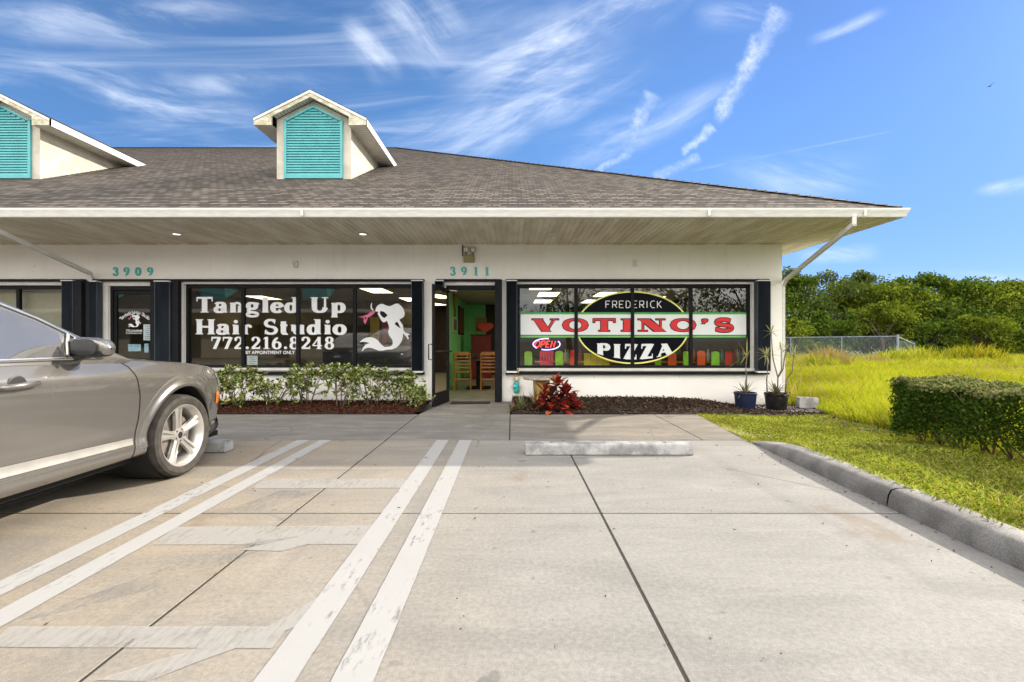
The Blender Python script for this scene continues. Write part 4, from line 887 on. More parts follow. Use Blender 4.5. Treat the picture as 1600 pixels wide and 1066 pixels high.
M_PAPER = mat("paper", (.72, .76, .78), (.62, .70, .76), 9, .7); M_PAPERB = mat("blue_print", (.25, .50, .68), (.55, .68, .74), 30, .6); M_INK = mat("ink", (.10, .12, .16))
def paper(u0, u1, v0, v1, mt_, label, y=YD+.008, ink=True):
    x0, z1 = P(u0, v0, y); x1, z0 = P(u1, v1, y); mb = MB(); mb.box(x0, x1, y, y+.001, z0, z1); o = mb.build("paper_notice", mt_); tag(o, label, "notice")
    if ink:
        g = MB(); n_ = max(3, int((v1-v0)/3))
        for i in range(1, n_): zz = z1 + (z0-z1)*i/n_; g.box(x0+(x1-x0)*(.15+.1*(i % 3)), x1-(x1-x0)*(.12+.09*((i*2) % 3)), y-.001, y-.0004, zz-.004, zz+.004)
        g.build("print", M_INK, o)
paper(224, 238.5, 507, 532, M_PAPER, "white printed notice taped on the hair studio door at right"); paper(200, 220, 538, 549, M_PAPERB, "blue and white printed card low on the hair studio door", ink=False)
paper(225.5, 232, 537, 551, M_PAPERB, "narrow blue printed card low at the right of the hair studio door", ink=False)
paper(386, 402.5, 556, 571.5, M_PAPER, "pale sheet of paper propped low in the hair studio window", y=YG+.02)

# pizza shop window sign: banner across, oval behind it
ps = thing("pizza_sign", "red white and green pizza shop sign with black oval across the right shop window", "sign", (P(989, 512, YG)[0], YG, 1.5))
M_GRN = mat("sign_green", (.02, .28, .06), None, 4, .5); M_LGRN = mat("sign_lime", (.28, .55, .16), None, 4, .5); M_RED = mat("sign_red", (.62, .008, .012), None, 4, .45); M_SBLK = mat("sign_black", (.003, .0035, .006), (.005, .006, .012), 1.4, .4, spec=.06); M_YEL = mat("sign_yellow", (.78, .76, .20), None, 4, .5)
def pane_rects(mb, u0, u1, v0, v1, y):
    for a, b in ((813.5, 897.5), (902.5, 985.5), (990.5, 1076.5), (1081.5, 1166)):
        p, q = max(a, u0), min(b, u1)
        if q > p: x0, z1 = P(p, v0, y); x1, z0 = P(q, v1, y); mb.quad((x0, y, z0), (x1, y, z0), (x1, y, z1), (x0, y, z1))
def oval(mb, rx, ry, y, r0=0.0):
    cx, cz = P(988.5, 512, y); n_ = 72; kx_ = y/F
    for i in range(n_):
        a0, a1 = 2*pi*i/n_, 2*pi*(i+1)/n_
        o0, o1 = (cx+rx*kx_*cos(a0), y, cz+ry*kx_*sin(a0)), (cx+rx*kx_*cos(a1), y, cz+ry*kx_*sin(a1))
        if r0: mb.quad((cx+(rx-r0)*kx_*cos(a0), y, cz+(ry-r0)*kx_*sin(a0)), o0, o1, (cx+(rx-r0)*kx_*cos(a1), y, cz+(ry-r0)*kx_*sin(a1)))
        else: mb.poly([(cx, y, cz), o0, o1])
mb = MB(); oval(mb, 88, 56.5, YG+.004); mb.build("oval", M_SBLK, ps, recalc=False)
mb = MB(); oval(mb, 88.5, 57, YG+.002, 2.2); mb.build("oval_rim", M_YEL, ps, recalc=False)
mb = MB(); pane_rects(mb, 813, 1166, 488, 527, YG); bn = mb.build("banner", M_VINYL, ps, recalc=False)
mb = MB(); pane_rects(mb, 813, 1166, 488, 490.6, YG-.001); pane_rects(mb, 813, 1166, 523.2, 525.9, YG-.001); mb.build("green_stripe", M_GRN, bn, recalc=False)
mb = MB(); pane_rects(mb, 813, 1166, 490.6, 491.7, YG-.001); pane_rects(mb, 813, 1166, 525.9, 527.3, YG-.001); mb.build("lime_stripe", M_LGRN, bn, recalc=False)
x, z = gp2(832, 517.6); vk = dict(fit=315*k, T=.56, t=.11, hb=.14, mid=.30, sp=.16)
mb = MB(); letters(mb, "VOTINO'S", x, z, 19*k, YG-.003, grow=.06, **vk); mb.build("shop_name_outline", M_SBLK, ps, recalc=False)
mb = MB(); letters(mb, "VOTINO'S", x, z, 19*k, YG-.008, **vk); mb.build("shop_name_text", M_RED, ps, recalc=False)
# arched PIZZA, tallest in the middle
mb = MB(); x, z = gp2(932, 552.5); wdt = 118*k
def warp(X, Zz): t = (X/wdt - .5) * 2; c_ = 1 - t*t; return X, Zz*(.80 + .36*c_) - .115*c_ + .02*(1-c_)*0
letters(mb, "PIZZA", x, z, 20*k, YG-.003, fit=wdt, T=.44, t=.15, hb=.15, sp=.2, warp=warp); mb.build("pizza_text", M_VINYL, ps, recalc=False)
def deco(c, x, z, h, wd):
    X = lambda a: x + a*wd; Y_ = lambda b: z + b*h; lo = .32
    d = {'F': [[(0,0),(0,1),(.8,1)], [(0,lo+.2),(.6,lo+.2)]], 'R': [[(0,0),(0,1),(.7,1),(.8,.9),(.8,.55),(.7,.45),(0,.45)], [(.35,.45),(.85,0)]], 'E': [[(.8,0),(0,0),(0,1),(.8,1)], [(0,.5),(.6,.5)]],
         'D': [[(0,0),(0,1),(.5,1),(.8,.75),(.8,.25),(.5,0),(0,0)]], 'I': [[(.1,0),(.1,1)]], 'C': [[(.8,1),(.3,1),(0,.75),(0,.25),(.3,0),(.8,0)]], 'K': [[(0,0),(0,1)], [(.75,1),(0,.42)], [(.2,.55),(.8,0)]]}[c]
    return [[(X(a), Y_(b)) for a, b in p] for p in d]
mb = MB(); xx = 946.5; ll = []
for c in "FREDERICK":
    x, z = gp2(xx, 481); ll += deco(c, x, z, 10.5*k, 8.0*k); xx += 6.4 if c == 'I' else 10.6
strokes(mb, ll, YG-.001, .0078); mb.build("upper_text", M_VINYL, ps, recalc=False)

# neon OPEN sign hanging inside the glass
def neon(name, col, s): return mat(name, (.1, .02, .05), emis=col, estr=s)
M_NR, M_NB = neon("neon_red", (1, .03, .03), 2.3), neon("neon_violet", (.55, .42, 1.0), 1.3)
YN = YW + .22; ns = thing("neon_sign", "glowing red neon sign reading open inside a violet tube ring", "neon sign", (P(854, 538, YN)[0], YN, P(0, 538, YN)[1]))
nk = YN/F; cx, cz = P(854, 538, YN)
pt = lambda a, b: (cx + a*nk, YN, cz + b*nk)
mb = MB(); mb.tube([(cx + 21*nk*cos(R(a)), YN, cz + 8.8*nk*sin(R(a))) for a in range(80, 232, 8)], .012, 8); mb.tube([(cx + 21*nk*cos(R(a)), YN, cz + 8.8*nk*sin(R(a))) for a in range(248, 398, 8)], .012, 8); mb.build("ring_tube", M_NB, ns, smooth='all')
def it(a, b): return pt(a + b*.25, b)
mb = MB(); lt = [[(-16+4.2*cos(R(q)), 5*sin(R(q))) for q in range(0, 361, 24)], [(-9, -5), (-9, 5), (-5, 5), (-3.4, 3.5), (-3.4, 1), (-5, -.3), (-9, -.3)], [(5, 5), (0, 5), (0, -5), (5, -5)], [(0, 0), (4, 0)], [(8.5, -5), (8.5, 5), (14.5, -5), (14.5, 5)]]
for p in lt: mb.tube([it(a*.88, b*.95) for a, b in p], .0095, 6)
mb.build("open_tube", M_NR, ns, smooth='all')
mb = MB(); mb.box(cx-20*nk, cx+20*nk, YN+.04, YN+.05, cz-5*nk, cz-4*nk); mb.box(cx-20*nk, cx+20*nk, YN+.04, YN+.05, cz+4*nk, cz+5*nk); mb.tube([pt(-15, 5), pt(-15, 60)], .003, 4); mb.tube([pt(15, 5), pt(15, 60)], .003, 4); mb.build("backing_bar", M_BLACK, ns)

# house numbers: solid digits on the wall
for txt, us, vb, lab in (("3909", (176.5, 193, 211.5, 230), 431, "raised teal house number 3909 above the hair studio door"), ("3911", (703, 720, 739.5, 757), 430.5, "raised teal house number 3911 above the open pizza shop door")):
    t_ = thing("house_number", lab, "house number", (U(us[0]), YW, Z(vb)))
    for c, u_ in zip(txt, us):
        mb = MB(); letters(mb, c, U(u_), Z(vb), 13*YW/F, YW - .001, T=.25, t=.10, mid=.17, depth=.014, wide=1.0); mb.build("digit", M_TEALN, t_)
# emergency light
t_ = thing("emergency_light", "brass coloured emergency light with two round lamps above the open door", "wall light", (U(735), YW, Z(404)))
mb = MB(); mb.box(U(725), U(742), YW-.085, YW-.001, Z(410.5), Z(399)); mb.build("housing", M_GOLD, t_, bevel=.012)
for u_ in (728.5, 739.5):
    x, z = U(u_), Z(391.5)
    lm = MB().lathe([(.018, -.001), (.045, -.02), (.058, -.055), (.055, -.062), (.050, -.060)], (x, YW-.03, z), 'y', 20).build("lamp", M_BLACK, t_, smooth=True)
    MB().lathe([(0, -.066), (.030, -.064), (.051, -.058)], (x, YW-.03, z), 'y', 20).build("lens", M_LAMPW, lm, smooth=True)
    MB().tube([(x, YW-.05, z-.05), (x, YW-.045, z-.10)], .012, 6).build("bracket", M_BLACK, t_)
MB().tube([(U(723), YW-.012, SZ-.03), (U(723), YW-.012, Z(399)), (U(726), YW-.02, Z(402))], .011, 6).build("conduit", M_BLACK, t_)
for u_, v_, lab in ((462.5, 413.5, "small grey white sensor box on the wall above the hair studio window"), (992, 411.5, "small grey white sensor box on the wall above the pizza shop window")):
    mb = MB(); mb.box(U(u_-3.2), U(u_+3.2), YW-.04, YW-.001, Z(v_+5), Z(v_-5)); o = mb.build("sensor_box", M_TRIM, None, bevel=.006); tag(o, lab, "sensor")
    MB().box(U(u_+.8), U(u_+3), YW-.0425, YW-.0405, Z(v_+3.5), Z(v_-3.5)).build("lens", M_LAMPW, o)
# vertical blinds in the far left window
bl = thing("vertical_blinds", "cream vertical blinds closed behind the far left window", "blinds", (-9.6, YW+.25, 0))
mb = MB()
for i in range(34):
    x = U(98) - .03 - i*.092; mb.quad((x-.05, YW+.24, .9), (x+.034, YW+.27, .9), (x+.034, YW+.27, Z(452)), (x-.05, YW+.24, Z(452)))
mb.build("slat", mat("blind_cloth", (.50, .47, .36), (.42, .39, .29), 3, .8), bl, recalc=False); MB().box(U(-150), U(98), YW+.21, YW+.30, Z(452), Z(448)).build("head_rail", M_TRIM, bl)

# ------------------------------------------------------------------ inside the pizza shop
M_WOOD = mat("honey_wood", (.46, .21, .055), (.34, .14, .035), 9, .4, stretch=(1, 1, .15))
def wood_chair(loc, label, rz_=0.0):
    c = thing("wooden_chair", label, "chair", (0, 0, 0), "honey wood ladder back chairs by the door")
    for s in (-1, 1):
        MB().tube([(s*.20, .0, .0), (s*.205, .03, .44), (s*.20, -.005, .70), (s*.195, -.05, .92)], .019, 8).build("leg", M_WOOD, c, smooth=True)
        MB().tube([(s*.185, .42, 0), (s*.19, .41, .44)], .019, 8).build("leg", M_WOOD, c, smooth=True)
    MB().box(-.215, .215, .0, .45, .44, .475).build("seat", M_WOOD, c, bevel=.012)
    b = MB()
    for i, (z0, z1) in enumerate(((.55, .585), (.63, .665), (.71, .745), (.79, .825))): b.box(-.19, .19, -.012-i*.011, .004-i*.011, z0, z1)
    b.hexa([(-.20, -.058, .865), (.20, -.058, .865), (.20, -.04, .865), (-.20, -.04, .865), (-.17, -.066, .95), (.17, -.066, .95), (.17, -.048, .95), (-.17, -.048, .95)])
    b.build("backrest", M_WOOD, c, bevel=.004)
    st = MB(); st.box(-.19, .19, .02, .04, .27, .295); st.box(-.185, .185, .40, .415, .22, .24)
    for s in (-1, 1): st.box(s*.19-.01, s*.19+.01, .04, .40, .17, .19)
    st.build("stretcher", M_WOOD, c)
    c.location = loc; c.rotation_euler = (0, 0, rz_)
    return c
c1_ = wood_chair((-1.22, 11.5, .006), "left honey wood ladder back chair just inside the open door", .0)
dup(c1_, (-.56, 11.5, .006), -.02, "right honey wood ladder back chair just inside the open door")
tb = thing("dining_table", "dark topped table beyond the two wooden chairs", "table", (-.85, 12.1, 0))
MB().box(-1.45, -.25, 11.72, 12.5, .72, .755).build("table_top", mat("table_dark", (.05, .03, .02)), tb, bevel=.01)
MB().box(-.92, -.82, 12.05, 12.15, .04, .72).build("pedestal", M_BLACK, tb); MB().box(-1.15, -.55, 11.85, 12.4, .006, .04).build("foot", M_BLACK, tb, bevel=.01)
def jar(x, label): tag(MB().lathe([(0, 0), (.10, .0), (.12, .04), (.11, .12), (.06, .14), (0, .14)], (x, 11.95, .757), n=14).build("condiment_basket", mat("basket_black", (.02, .02, .02)), None, smooth=True), label, "basket")
jar(-1.28, "left black condiment basket on the dark table"); jar(-1.0, "black condiment basket on the dark table nearer the middle")
ct = thing("counter_cabinet", "tall dark red counter cabinet at the back of the pizza shop", "cabinet", (-.95, 15.2, 0))
MB().box(-1.30, -.68, 14.9, 15.5, .006, 1.40).build("body", mat("red_panel", (.22, .012, .014), (.17, .01, .012), 2, .45), ct, bevel=.01); MB().box(-1.32, -.66, 14.87, 15.52, 1.40, 1.43).build("top", mat("counter_top", (.12, .03, .03)), ct)
ht = MB(); pts = [(16*sin(a)**3*.016, 0, (13*cos(a)-5*cos(2*a)-2*cos(3*a)-cos(4*a))*.012) for a in [2*pi*i/30 for i in range(30)]]
ht.prism([(x-.85, 15.0, z+1.66) for x, _, z in pts], (0, .10, 0)); tag(ht.build("heart_ornament", mat("bright_red", (.75, .05, .02), None, 3, .4), None, bevel=.02), "bright orange red heart ornament on the red cabinet", "ornament")
mb = MB(); mb.box(-1.18, -.82, 15.25, 15.30, 1.55, 1.98); o = mb.build("framed_picture", mat("picture_red", (.40, .10, .03), (.10, .28, .08), 12, .5, hi=.52, lo=.48)); tag(o, "small framed red and green picture standing behind the heart", "picture")
MB().box(-1.21, -.79, 15.24, 15.245, 1.52, 1.55).build("frame", M_WOOD, o)
# on the green wall
def wallpic(y0, y1, z0, z1, fm, im, label, nm="framed_picture"):
    o = MB().box(-1.617, -1.59, y0, y1, z0, z1).build(nm, fm); tag(o, label, "picture"); MB().box(-1.589, -1.586, y0+.06, y1-.06, z0+.05, z1-.05).build("image", im, o)
wallpic(12.75, 13.55, 1.47, 1.88, M_TRIM, mat("photo_dark", (.03, .03, .03), (.2, .2, .2), 14, .5, lo=.48, hi=.52), "white framed black and white photograph on the green wall")
wallpic(14.1, 15.6, 1.42, 2.28, M_BLACK, mat("poster_mix", (.20, .02, .015), (.02, .03, .03), 5, .5, lo=.45, hi=.55), "large dark red poster on the green wall", "wall_poster")
pd = thing("pizza_peel", "long brown wooden paddle hanging on the green wall", "paddle", (-1.58, 13.1, 2.0))
MB().prism([(-1.60, 13.1 + .20*cos(R(a)), 2.42 + .30*sin(R(a))) for a in range(0, 360, 20)], (.02, 0, 0)).build("blade", M_WOOD, pd); MB().box(-1.60, -1.57, 13.07, 13.13, 1.90, 2.14).build("handle", mat("dark_wood", (.10, .04, .02)), pd)
# painted chairs lined up inside the window
def colmat(n, c): return mat("paint_" + n, c, tuple(x*.85 for x in c), 5, .45)
CR, CG, CO, CY, CPk = colmat("red", (.85, .015, .01)), colmat("green", (.32, .78, .02)), colmat("orange", (.92, .11, .01)), colmat("yellow", (.92, .80, .01)), colmat("pink", (.85, .03, .10))
YC = 10.05
def pchair(u, wpx, vtop, mt_, label, slats=False):
    x, zt2 = P(u, vtop, YC); hw = wpx*YC/F/2; c = thing("painted_chair", label, "chair", (x, YC+.2, 0), "painted chairs inside the pizza shop window")
    if slats:
        b = MB()
        for i in range(5): b.box(x-hw+i*2*hw/5+.004, x-hw+(i+1)*2*hw/5-.012, YC, YC+.02, .47, zt2-.01)
        b.box(x-hw, x+hw, YC+.021, YC+.04, zt2-.09, zt2-.02); b.box(x-hw, x+hw, YC+.021, YC+.04, .62, .68)
    else:
        b = MB(); pts = [(x-hw, YC, .47), (x+hw, YC, .47)] + [(x + hw*cos(R(a)), YC, zt2 - hw*.55 + hw*.55*sin(R(a))) for a in range(0, 181, 15)]; b.prism(pts, (0, .022, 0))
    b.build("backrest", mt_, c, bevel=.004)
    MB().box(x-hw, x+hw, YC+.042, YC+.44, .44, .468).build("seat", mt_, c, bevel=.006)
    for sx_ in (-1, 1):
        for yy in (YC+.05, YC+.40): MB().box(x+sx_*hw*.8-.02, x+sx_*hw*.8+.02, yy-.02, yy+.02, .006, .44).build("leg", mt_, c)
pchair(825.5, 12, 549, CG, "lime green rounded chair at the far left inside the pizza window"); pchair(854, 22, 548, CPk, "pink slatted chair below the open neon sign", True); pchair(874, 12.5, 548.5, CG, "lime green rounded chair just right of the neon sign")
pchair(895.5, 9, 547, CR, "red chair standing behind the first window mullion"); pchair(1028.5, 9, 548, CG, "lime green chair at the right edge of the black oval"); pchair(1050.5, 13, 551, CO, "orange red chair between two green chairs under the oval")
pchair(1072, 8, 549, CG, "narrow lime green chair just left of the last mullion"); pchair(1096, 12.5, 548, CO, "orange chair just right of the last mullion"); pchair(1118, 12.5, 549, CG, "lime green rounded chair in the right hand pane"); pchair(1139, 10.5, 549, CR, "bright red chair nearest the right end of the window")
bx = MB(); x0, zt2 = P(912.5, 552, YC); x1 = P(953, 552, YC)[0]
for i in range(4): bx.box(x0+(x1-x0)*i/4+.004, x0+(x1-x0)*(i+1)/4-.006, YC, YC+.03, .3, zt2-.01*(i % 2))
bn_ = thing("yellow_bench", "yellow plank backed bench under the left end of the oval", "bench", (x0, YC, 0)); bx.build("backrest", CY, bn_); MB().box(x0, x1+.5, YC+.032, YC+.45, .42, .46).build("seat", CY, bn_)
for xx in (x0+.03, x1+.45):
    for yy in (YC+.06, YC+.40): MB().box(xx-.025, xx+.025, yy-.025, yy+.025, .006, .42).build("leg", CY, bn_)
st_ = thing("bottle_rack", "small rack of pale bottles inside the window between chairs", "rack", (P(883, 560, 10.3)[0], 10.3, 0))
MB().box(P(838, 0, 10.3)[0], P(1168, 0, 10.3)[0], 10.55, 10.85, .72, .76).build("shelf", M_WOOD, st_); MB().box(P(840, 0, 10.3)[0], P(1166, 0, 10.3)[0], 10.80, 10.84, .006, .72).build("back_panel", mat("rack_brown", (.10, .045, .02)), st_)
for i, u_ in enumerate((884, 888, 907, 1006, 1014, 1086, 1108, 1130, 1150, 1154, 1158, 1163)):
    x = P(u_, 0, 10.6)[0]; tag(MB().lathe([(0, 0), (.035, 0), (.037, .02), (.037, .17), (.014, .22), (.014, .27), (0, .27)], (x, 10.65, .762), n=10).build("bottle", mat(f"bottle_{i%3}", ((.55, .60, .58), (.10, .42, .40), (.45, .08, .04))[i % 3], None, 4, .3), None, smooth=True), "pale or teal bottle standing on the shelf behind the painted chairs", "bottle", "bottles on the pizza shop shelf")
tc_ = MB(); tc_.box(P(1158, 0, 10)[0], P(1166, 0, 10)[0], 9.75, 9.80, .2, 2.4); tag(tc_.build("teal_curtain", M_IT), "teal curtain hanging at the right end of the pizza shop window", "curtain")
# inside the hair studio
def boxthing(nm, lab, cat, q, mt_): tag(MB().box(*q).build(nm, mt_, None, bevel=.01), lab, cat)
boxthing("wall_poster", "yellow poster on the back wall of the hair studio", "poster", (P(578, 0, 15.4)[0], P(592, 0, 15.4)[0], 15.40, 15.44, 1.2, 2.0), mat("poster_yellow", (.60, .45, .05)))
boxthing("wall_poster", "red poster beside the yellow one in the hair studio", "poster", (P(597, 0, 15.4)[0], P(606, 0, 15.4)[0], 15.40, 15.44, 1.1, 2.0), mat("poster_maroon", (.35, .03, .04)))
boxthing("salon_cabinet", "dark low cabinet inside the hair studio", "cabinet", (-5.4, -2.6, 13.4, 13.9, .006, .9), mat("salon_dark", (.03, .035, .05)))
# door mat
o = MB().box(U(705, 9.2), U(766, 9.2), 9.02, 9.36, .009, .022).build("door_mat", mat("rubber_mat", (.012, .012, .013), None, 40, .8, .6, 90), None, bevel=.006); tag(o, "flat black rubber mat on the threshold of the open door", "door mat")
# ------------------------------------------------------------------ beds, plants, pots
M_CHIP = leafmat("mulch_red", [(.050, .018, .011), (.085, .033, .020), (.028, .013, .009), (.12, .055, .034)], .9, .0)
M_CHIPD = leafmat("mulch_dark", [(.035, .022, .016), (.075, .048, .036), (.02, .014, .011), (.15, .11, .08)], .9, .0)
rng = np.random.default_rng(11)
def bed(name, xs, ys, zf, mt_, label):
    return structure(MB().grid([[(x, y, zf(x, y)) for x in xs] for y in ys]).build(name, mt_, smooth='all'), label, "planting bed")
M_BEDR = mat("bed_red", (.045, .016, .010), (.025, .010, .007), 20, .95, .8, 60); M_BEDD = mat("bed_dark", (.04, .027, .02), (.022, .015, .012), 20, .95, .8, 60)
def zA(x, y): return .012 + .045*sin(pi*min(1, max(0, (y-7.80)/1.6)))
bed("planting_bed", [-6.9 + .25*i for i in range(22)], [7.80, 7.9, 8.2, 8.6, 9.0, 9.43], zA, M_BEDR, "red brown mulched bed under the hair studio window")
def chips(name, n, fx_, fy_, zf, mt_, label, cond=None):
    x = fx_[0] + (fx_[1]-fx_[0])*rng.random(n); y = fy_[0] + (fy_[1]-fy_[0])*rng.random(n)
    if cond is not None: ok = cond(x, y); x, y = x[ok], y[ok]
    n = len(x); z = np.array([zf(a, b) for a, b in zip(x, y)])
    D = rng.normal(size=(n, 3)); D[:, 2] = np.abs(D[:, 2])*.45
    V, Fq = leaf_geo(np.stack([x, y, z + rng.uniform(-.004, .02, n)], 1), D, rng.uniform(.025, .085, n), rng.uniform(.010, .03, n), rng, .1)
    tag(np_mesh(name, V, Fq, mt_), label, "mulch", kind='stuff')
chips("mulch", 11000, (-6.9, -1.58), (7.80, 9.38), zA, M_CHIP, "red brown bark mulch under the shrubs", lambda x, y: y < 9.38)
def bfront(x): return np.where(x < 3.06, 7.82, 7.82 + (x-3.06)*.20)
def zB(x, y): return gz(x, y) + .015 + .075*S01((y-7.85)/.9)*S01((4.6-x)/1.2)
mb = MB(); mb.grid([[(x, float(bfront(x))*(1-t) + 9.43*t, zB(x, float(bfront(x))*(1-t) + 9.43*t)) for x in [0 + .3*i for i in range(20)]] for t in (0, .1, .25, .45, .7, 1)])
structure(mb.build("planting_bed", M_BEDD, smooth='all'), "dark mulched bed under the pizza shop window", "planting bed")
chips("mulch", 12000, (.02, 5.7), (7.82, 9.40), zB, M_CHIPD, "dark bark mulch below the pizza shop window", lambda x, y: (y > bfront(x) + rng.normal(size=len(x))*.06 + .02) & ((x < 5.36) | (y < 9.3)))

def rosettes(C, Dn, k_, rng, L, Wd, spread=.9):
    """k_ leaves at each centre, spreading round direction Dn"""
    n = len(C); Pn = np.repeat(C, k_, 0); D = np.repeat(Dn, k_, 0) + rng.normal(size=(n*k_, 3))*spread
    return Pn, D, rng.uniform(L[0], L[1], n*k_), rng.uniform(Wd[0], Wd[1], n*k_)
M_VAR = leafmat("variegated_leaf", [(.035, .075, .015), (.10, .16, .02), (.055, .10, .025), (.62, .60, .30), (.06, .105, .02), (.46, .48, .20), (.20, .27, .04)], .45, .25, (.4, .5, .15))
M_TWIG = mat("twig_grey", (.17, .13, .095), (.10, .075, .055), 14, .85)
gsh = "variegated shrubs under the hair studio window"
def shrub(x, y, h, r, label, seed, dens=1.0, split=.3):
    rg = random.Random(seed); rn = np.random.default_rng(seed); root = thing("variegated_shrub", label, "shrub", (x, y, .04), gsh)
    st = MB(); ends = []
    for i in range(7):
        a = rg.uniform(0, 2*pi); b = rg.uniform(.1, .75)
        p0 = Vector((x + .07*cos(a), y + .05*sin(a), .02)); p1 = p0 + Vector((cos(a)*r*b*.45, sin(a)*r*b*.30, h*.42)); p2 = p0 + Vector((cos(a)*r*b, sin(a)*r*b*.6, h*rg.uniform(.72, .95)))
        st.tube([p0, p1, p2], [.011, .008, .004], 5)
        for j in range(4):
            q = p1.lerp(p2, rg.random()) if j else p0.lerp(p1, rg.uniform(.35, 1)); a2 = rg.uniform(0, 2*pi); e = q + Vector((cos(a2)*r*.42, sin(a2)*r*.28, h*rg.uniform(-.02, .24)))
            e.y = min(e.y, 9.30); st.tube([q, q.lerp(e, .5) + Vector((0, 0, .02)), e], [.006, .005, .003], 4); ends.append(e)
        ends.append(p2)
    st.build("stem", M_TWIG, root, smooth='all')
    C = np.array([tuple(e) for e in ends]); m_ = int(2.4*dens)
    C = np.concatenate([C] + [C + rn.normal(size=C.shape)*np.array([.085, .06, .07]) for _ in range(m_)])
    C[:, 2] = np.clip(C[:, 2], .09, h*1.04); C[:, 1] = np.minimum(C[:, 1], 9.33)
    up = np.tile(np.array([[0, 0, .55]]), (len(C), 1))
    Pn, D, Ls, Ws = rosettes(C, up, 9, rn, (.055, .105), (.024, .042), .75)
    V, Fq = leaf_geo(Pn, D, Ls, Ws, rn, .2); np_mesh("foliage", V, Fq, M_VAR, root)
for i, (u_, v_, r, lab) in enumerate(((372, 575, .40, "leftmost variegated shrub beside the car nose"), (425, 592, .42, "low variegated shrub second from the car"), (478, 572, .46, "bushy variegated shrub third from the car below the phone number"),
        (530, 573, .46, "tall open variegated shrub with bare crossing stems in the middle of the bed"), (582, 574, .46, "dense variegated shrub under the mermaid decal"), (626, 580, .38, "rightmost variegated shrub nearest the open glass door"), (338, 582, .30, "small variegated shrub half hidden behind the car nose"))):
    y = 8.45 + .12*((i*7) % 3 - 1); x, ztop = P(u_, v_, y); shrub(x, y, ztop - .02, r, lab, 40+i)
shrub(P(648, 600, 8.3)[0], 8.25, .40, .18, "tiny variegated shrub at the right end of the bed by the walk", 77, .6)

# croton with big red leaves
def broad(P0, D, Ln, Wd, rg, droop):
    """one broad leaf as a folded strip with a midrib"""
    D = Vector(D).normalized(); S = D.cross(Vector((0, 0, 1))).normalized() if abs(D.z) < .98 else Vector((1, 0, 0)); N = S.cross(D)
    rows = []
    for t, wf in ((0, .06), (.18, .55), (.42, 1.0), (.68, .92), (.88, .5), (1, .03)):
        c = Vector(P0) + D*Ln*t - Vector((0, 0, 1))*Ln*droop*t*t
        rows.append([c - S*Wd*.5*wf + N*Wd*.16*wf, c, c + S*Wd*.5*wf + N*Wd*.16*wf])
    return rows
M_CROT = leafmat("croton_leaf", [(.16, .016, .022), (.34, .03, .03), (.04, .025, .022), (.46, .08, .04), (.09, .015, .02), (.28, .03, .035), (.50, .20, .06)], .35, .25, (.5, .2, .1))
M_CROY = leafmat("croton_young", [(.40, .30, .04), (.30, .10, .03), (.45, .42, .06)], .35, .25, (.5, .4, .1))
x0, _ = P(868, 640, 8.15); cr = thing("croton_plant", "red and dark leaved croton plant beside the door walk", "plant", (x0, 8.15, .02)); rg = random.Random(5)
lf, ly = MB(), MB()
for hx, hy, hz, n_, s in ((.02, 0, .50, 15, 1.0), (-.18, .05, .36, 11, .85), (.20, -.03, .33, 11, .9), (.06, -.16, .22, 12, .9), (-.22, -.14, .20, 13, .9), (.28, -.02, .18, 13, .9), (-.08, -.10, .30, 13, .95), (.14, -.10, .38, 13, .95), (-.30, .0, .12, 9, .8), (.12, -.22, .14, 11, .9), (-.10, -.24, .10, 10, .85), (.36, -.08, .10, 9, .75)):
    for i in range(n_):
        a = i*2.4 + rg.random()*.4; el = R(72 - 74*i/n_ + rg.uniform(-8, 8)); D = (cos(a)*cos(el), sin(a)*cos(el), sin(el))
        (ly if hz > .45 and i in (1, 4) else lf).grid(broad((x0+hx, 8.15+hy, hz - .10*i/n_), D, rg.uniform(.21, .31)*s, rg.uniform(.10, .14)*s, rg, rg.uniform(.1, .45)))
    
lf.build("foliage", M_CROT, cr, smooth='all', recalc=False); ly.build("young_leaves", M_CROY, cr, smooth='all', recalc=False)
st = MB()
for hx, hy, hz in ((.02, 0, .50), (-.18, .05, .36), (.20, -.03, .33), (.06, -.16, .22)): st.tube([(x0+hx*.4, 8.15+hy*.4, 0.0), (x0+hx, 8.15+hy, hz)], [.014, .008], 6)
st.build("stem", M_TWIG, cr)
def strap_plant(name, label, x, y, z, n_, ln, wd, mt_, seed, parent=None, el0=85, el1=15):
    rg = random.Random(seed); mb = MB()
    for i in range(n_):
        a = rg.uniform(0, 2*pi); el = R(el0 + (el1-el0)*(i/n_) + rg.uniform(-10, 10)); D = Vector((cos(a)*cos(el), sin(a)*cos(el), sin(el))); Ln = ln*rg.uniform(.6, 1.1)
        S = D.cross(Vector((0, 0, 1))).normalized(); rows = []
        for t, wf in ((0, .7), (.35, 1), (.7, .7), (1, .05)): c = Vector((x, y, z)) + D*Ln*t - Vector((0, 0, 1))*Ln*.38*t*t*cos(el); rows.append([c - S*wd*.5*wf, c + Vector((0, 0, -wd*.15*wf)), c + S*wd*.5*wf])
        mb.grid(rows)
    o = mb.build(name, mt_, parent, smooth='all', recalc=False)
    return tag(o, label, "plant") if label else o
M_STRAP = leafmat("strap_leaf", [(.10, .12, .045), (.16, .17, .075), (.24, .22, .12), (.07, .09, .04)], .5, .2, (.4, .45, .2)); M_PINK = leafmat("strap_pink", [(.22, .09, .08), (.14, .13, .07), (.30, .17, .14)], .5, .2, (.5, .3, .2))
x, _ = P(815, 640, 8.1); strap_plant("bromeliad", "spiky striped grey green plant left of the croton", x, 8.1, .03, 46, .34, .026, M_STRAP, 3)
x, _ = P(800, 640, 8.05); strap_plant("bromeliad", "small pinkish spiky plant at the corner of the walk", x, 8.0, .03, 16, .20, .03, M_PINK, 4)
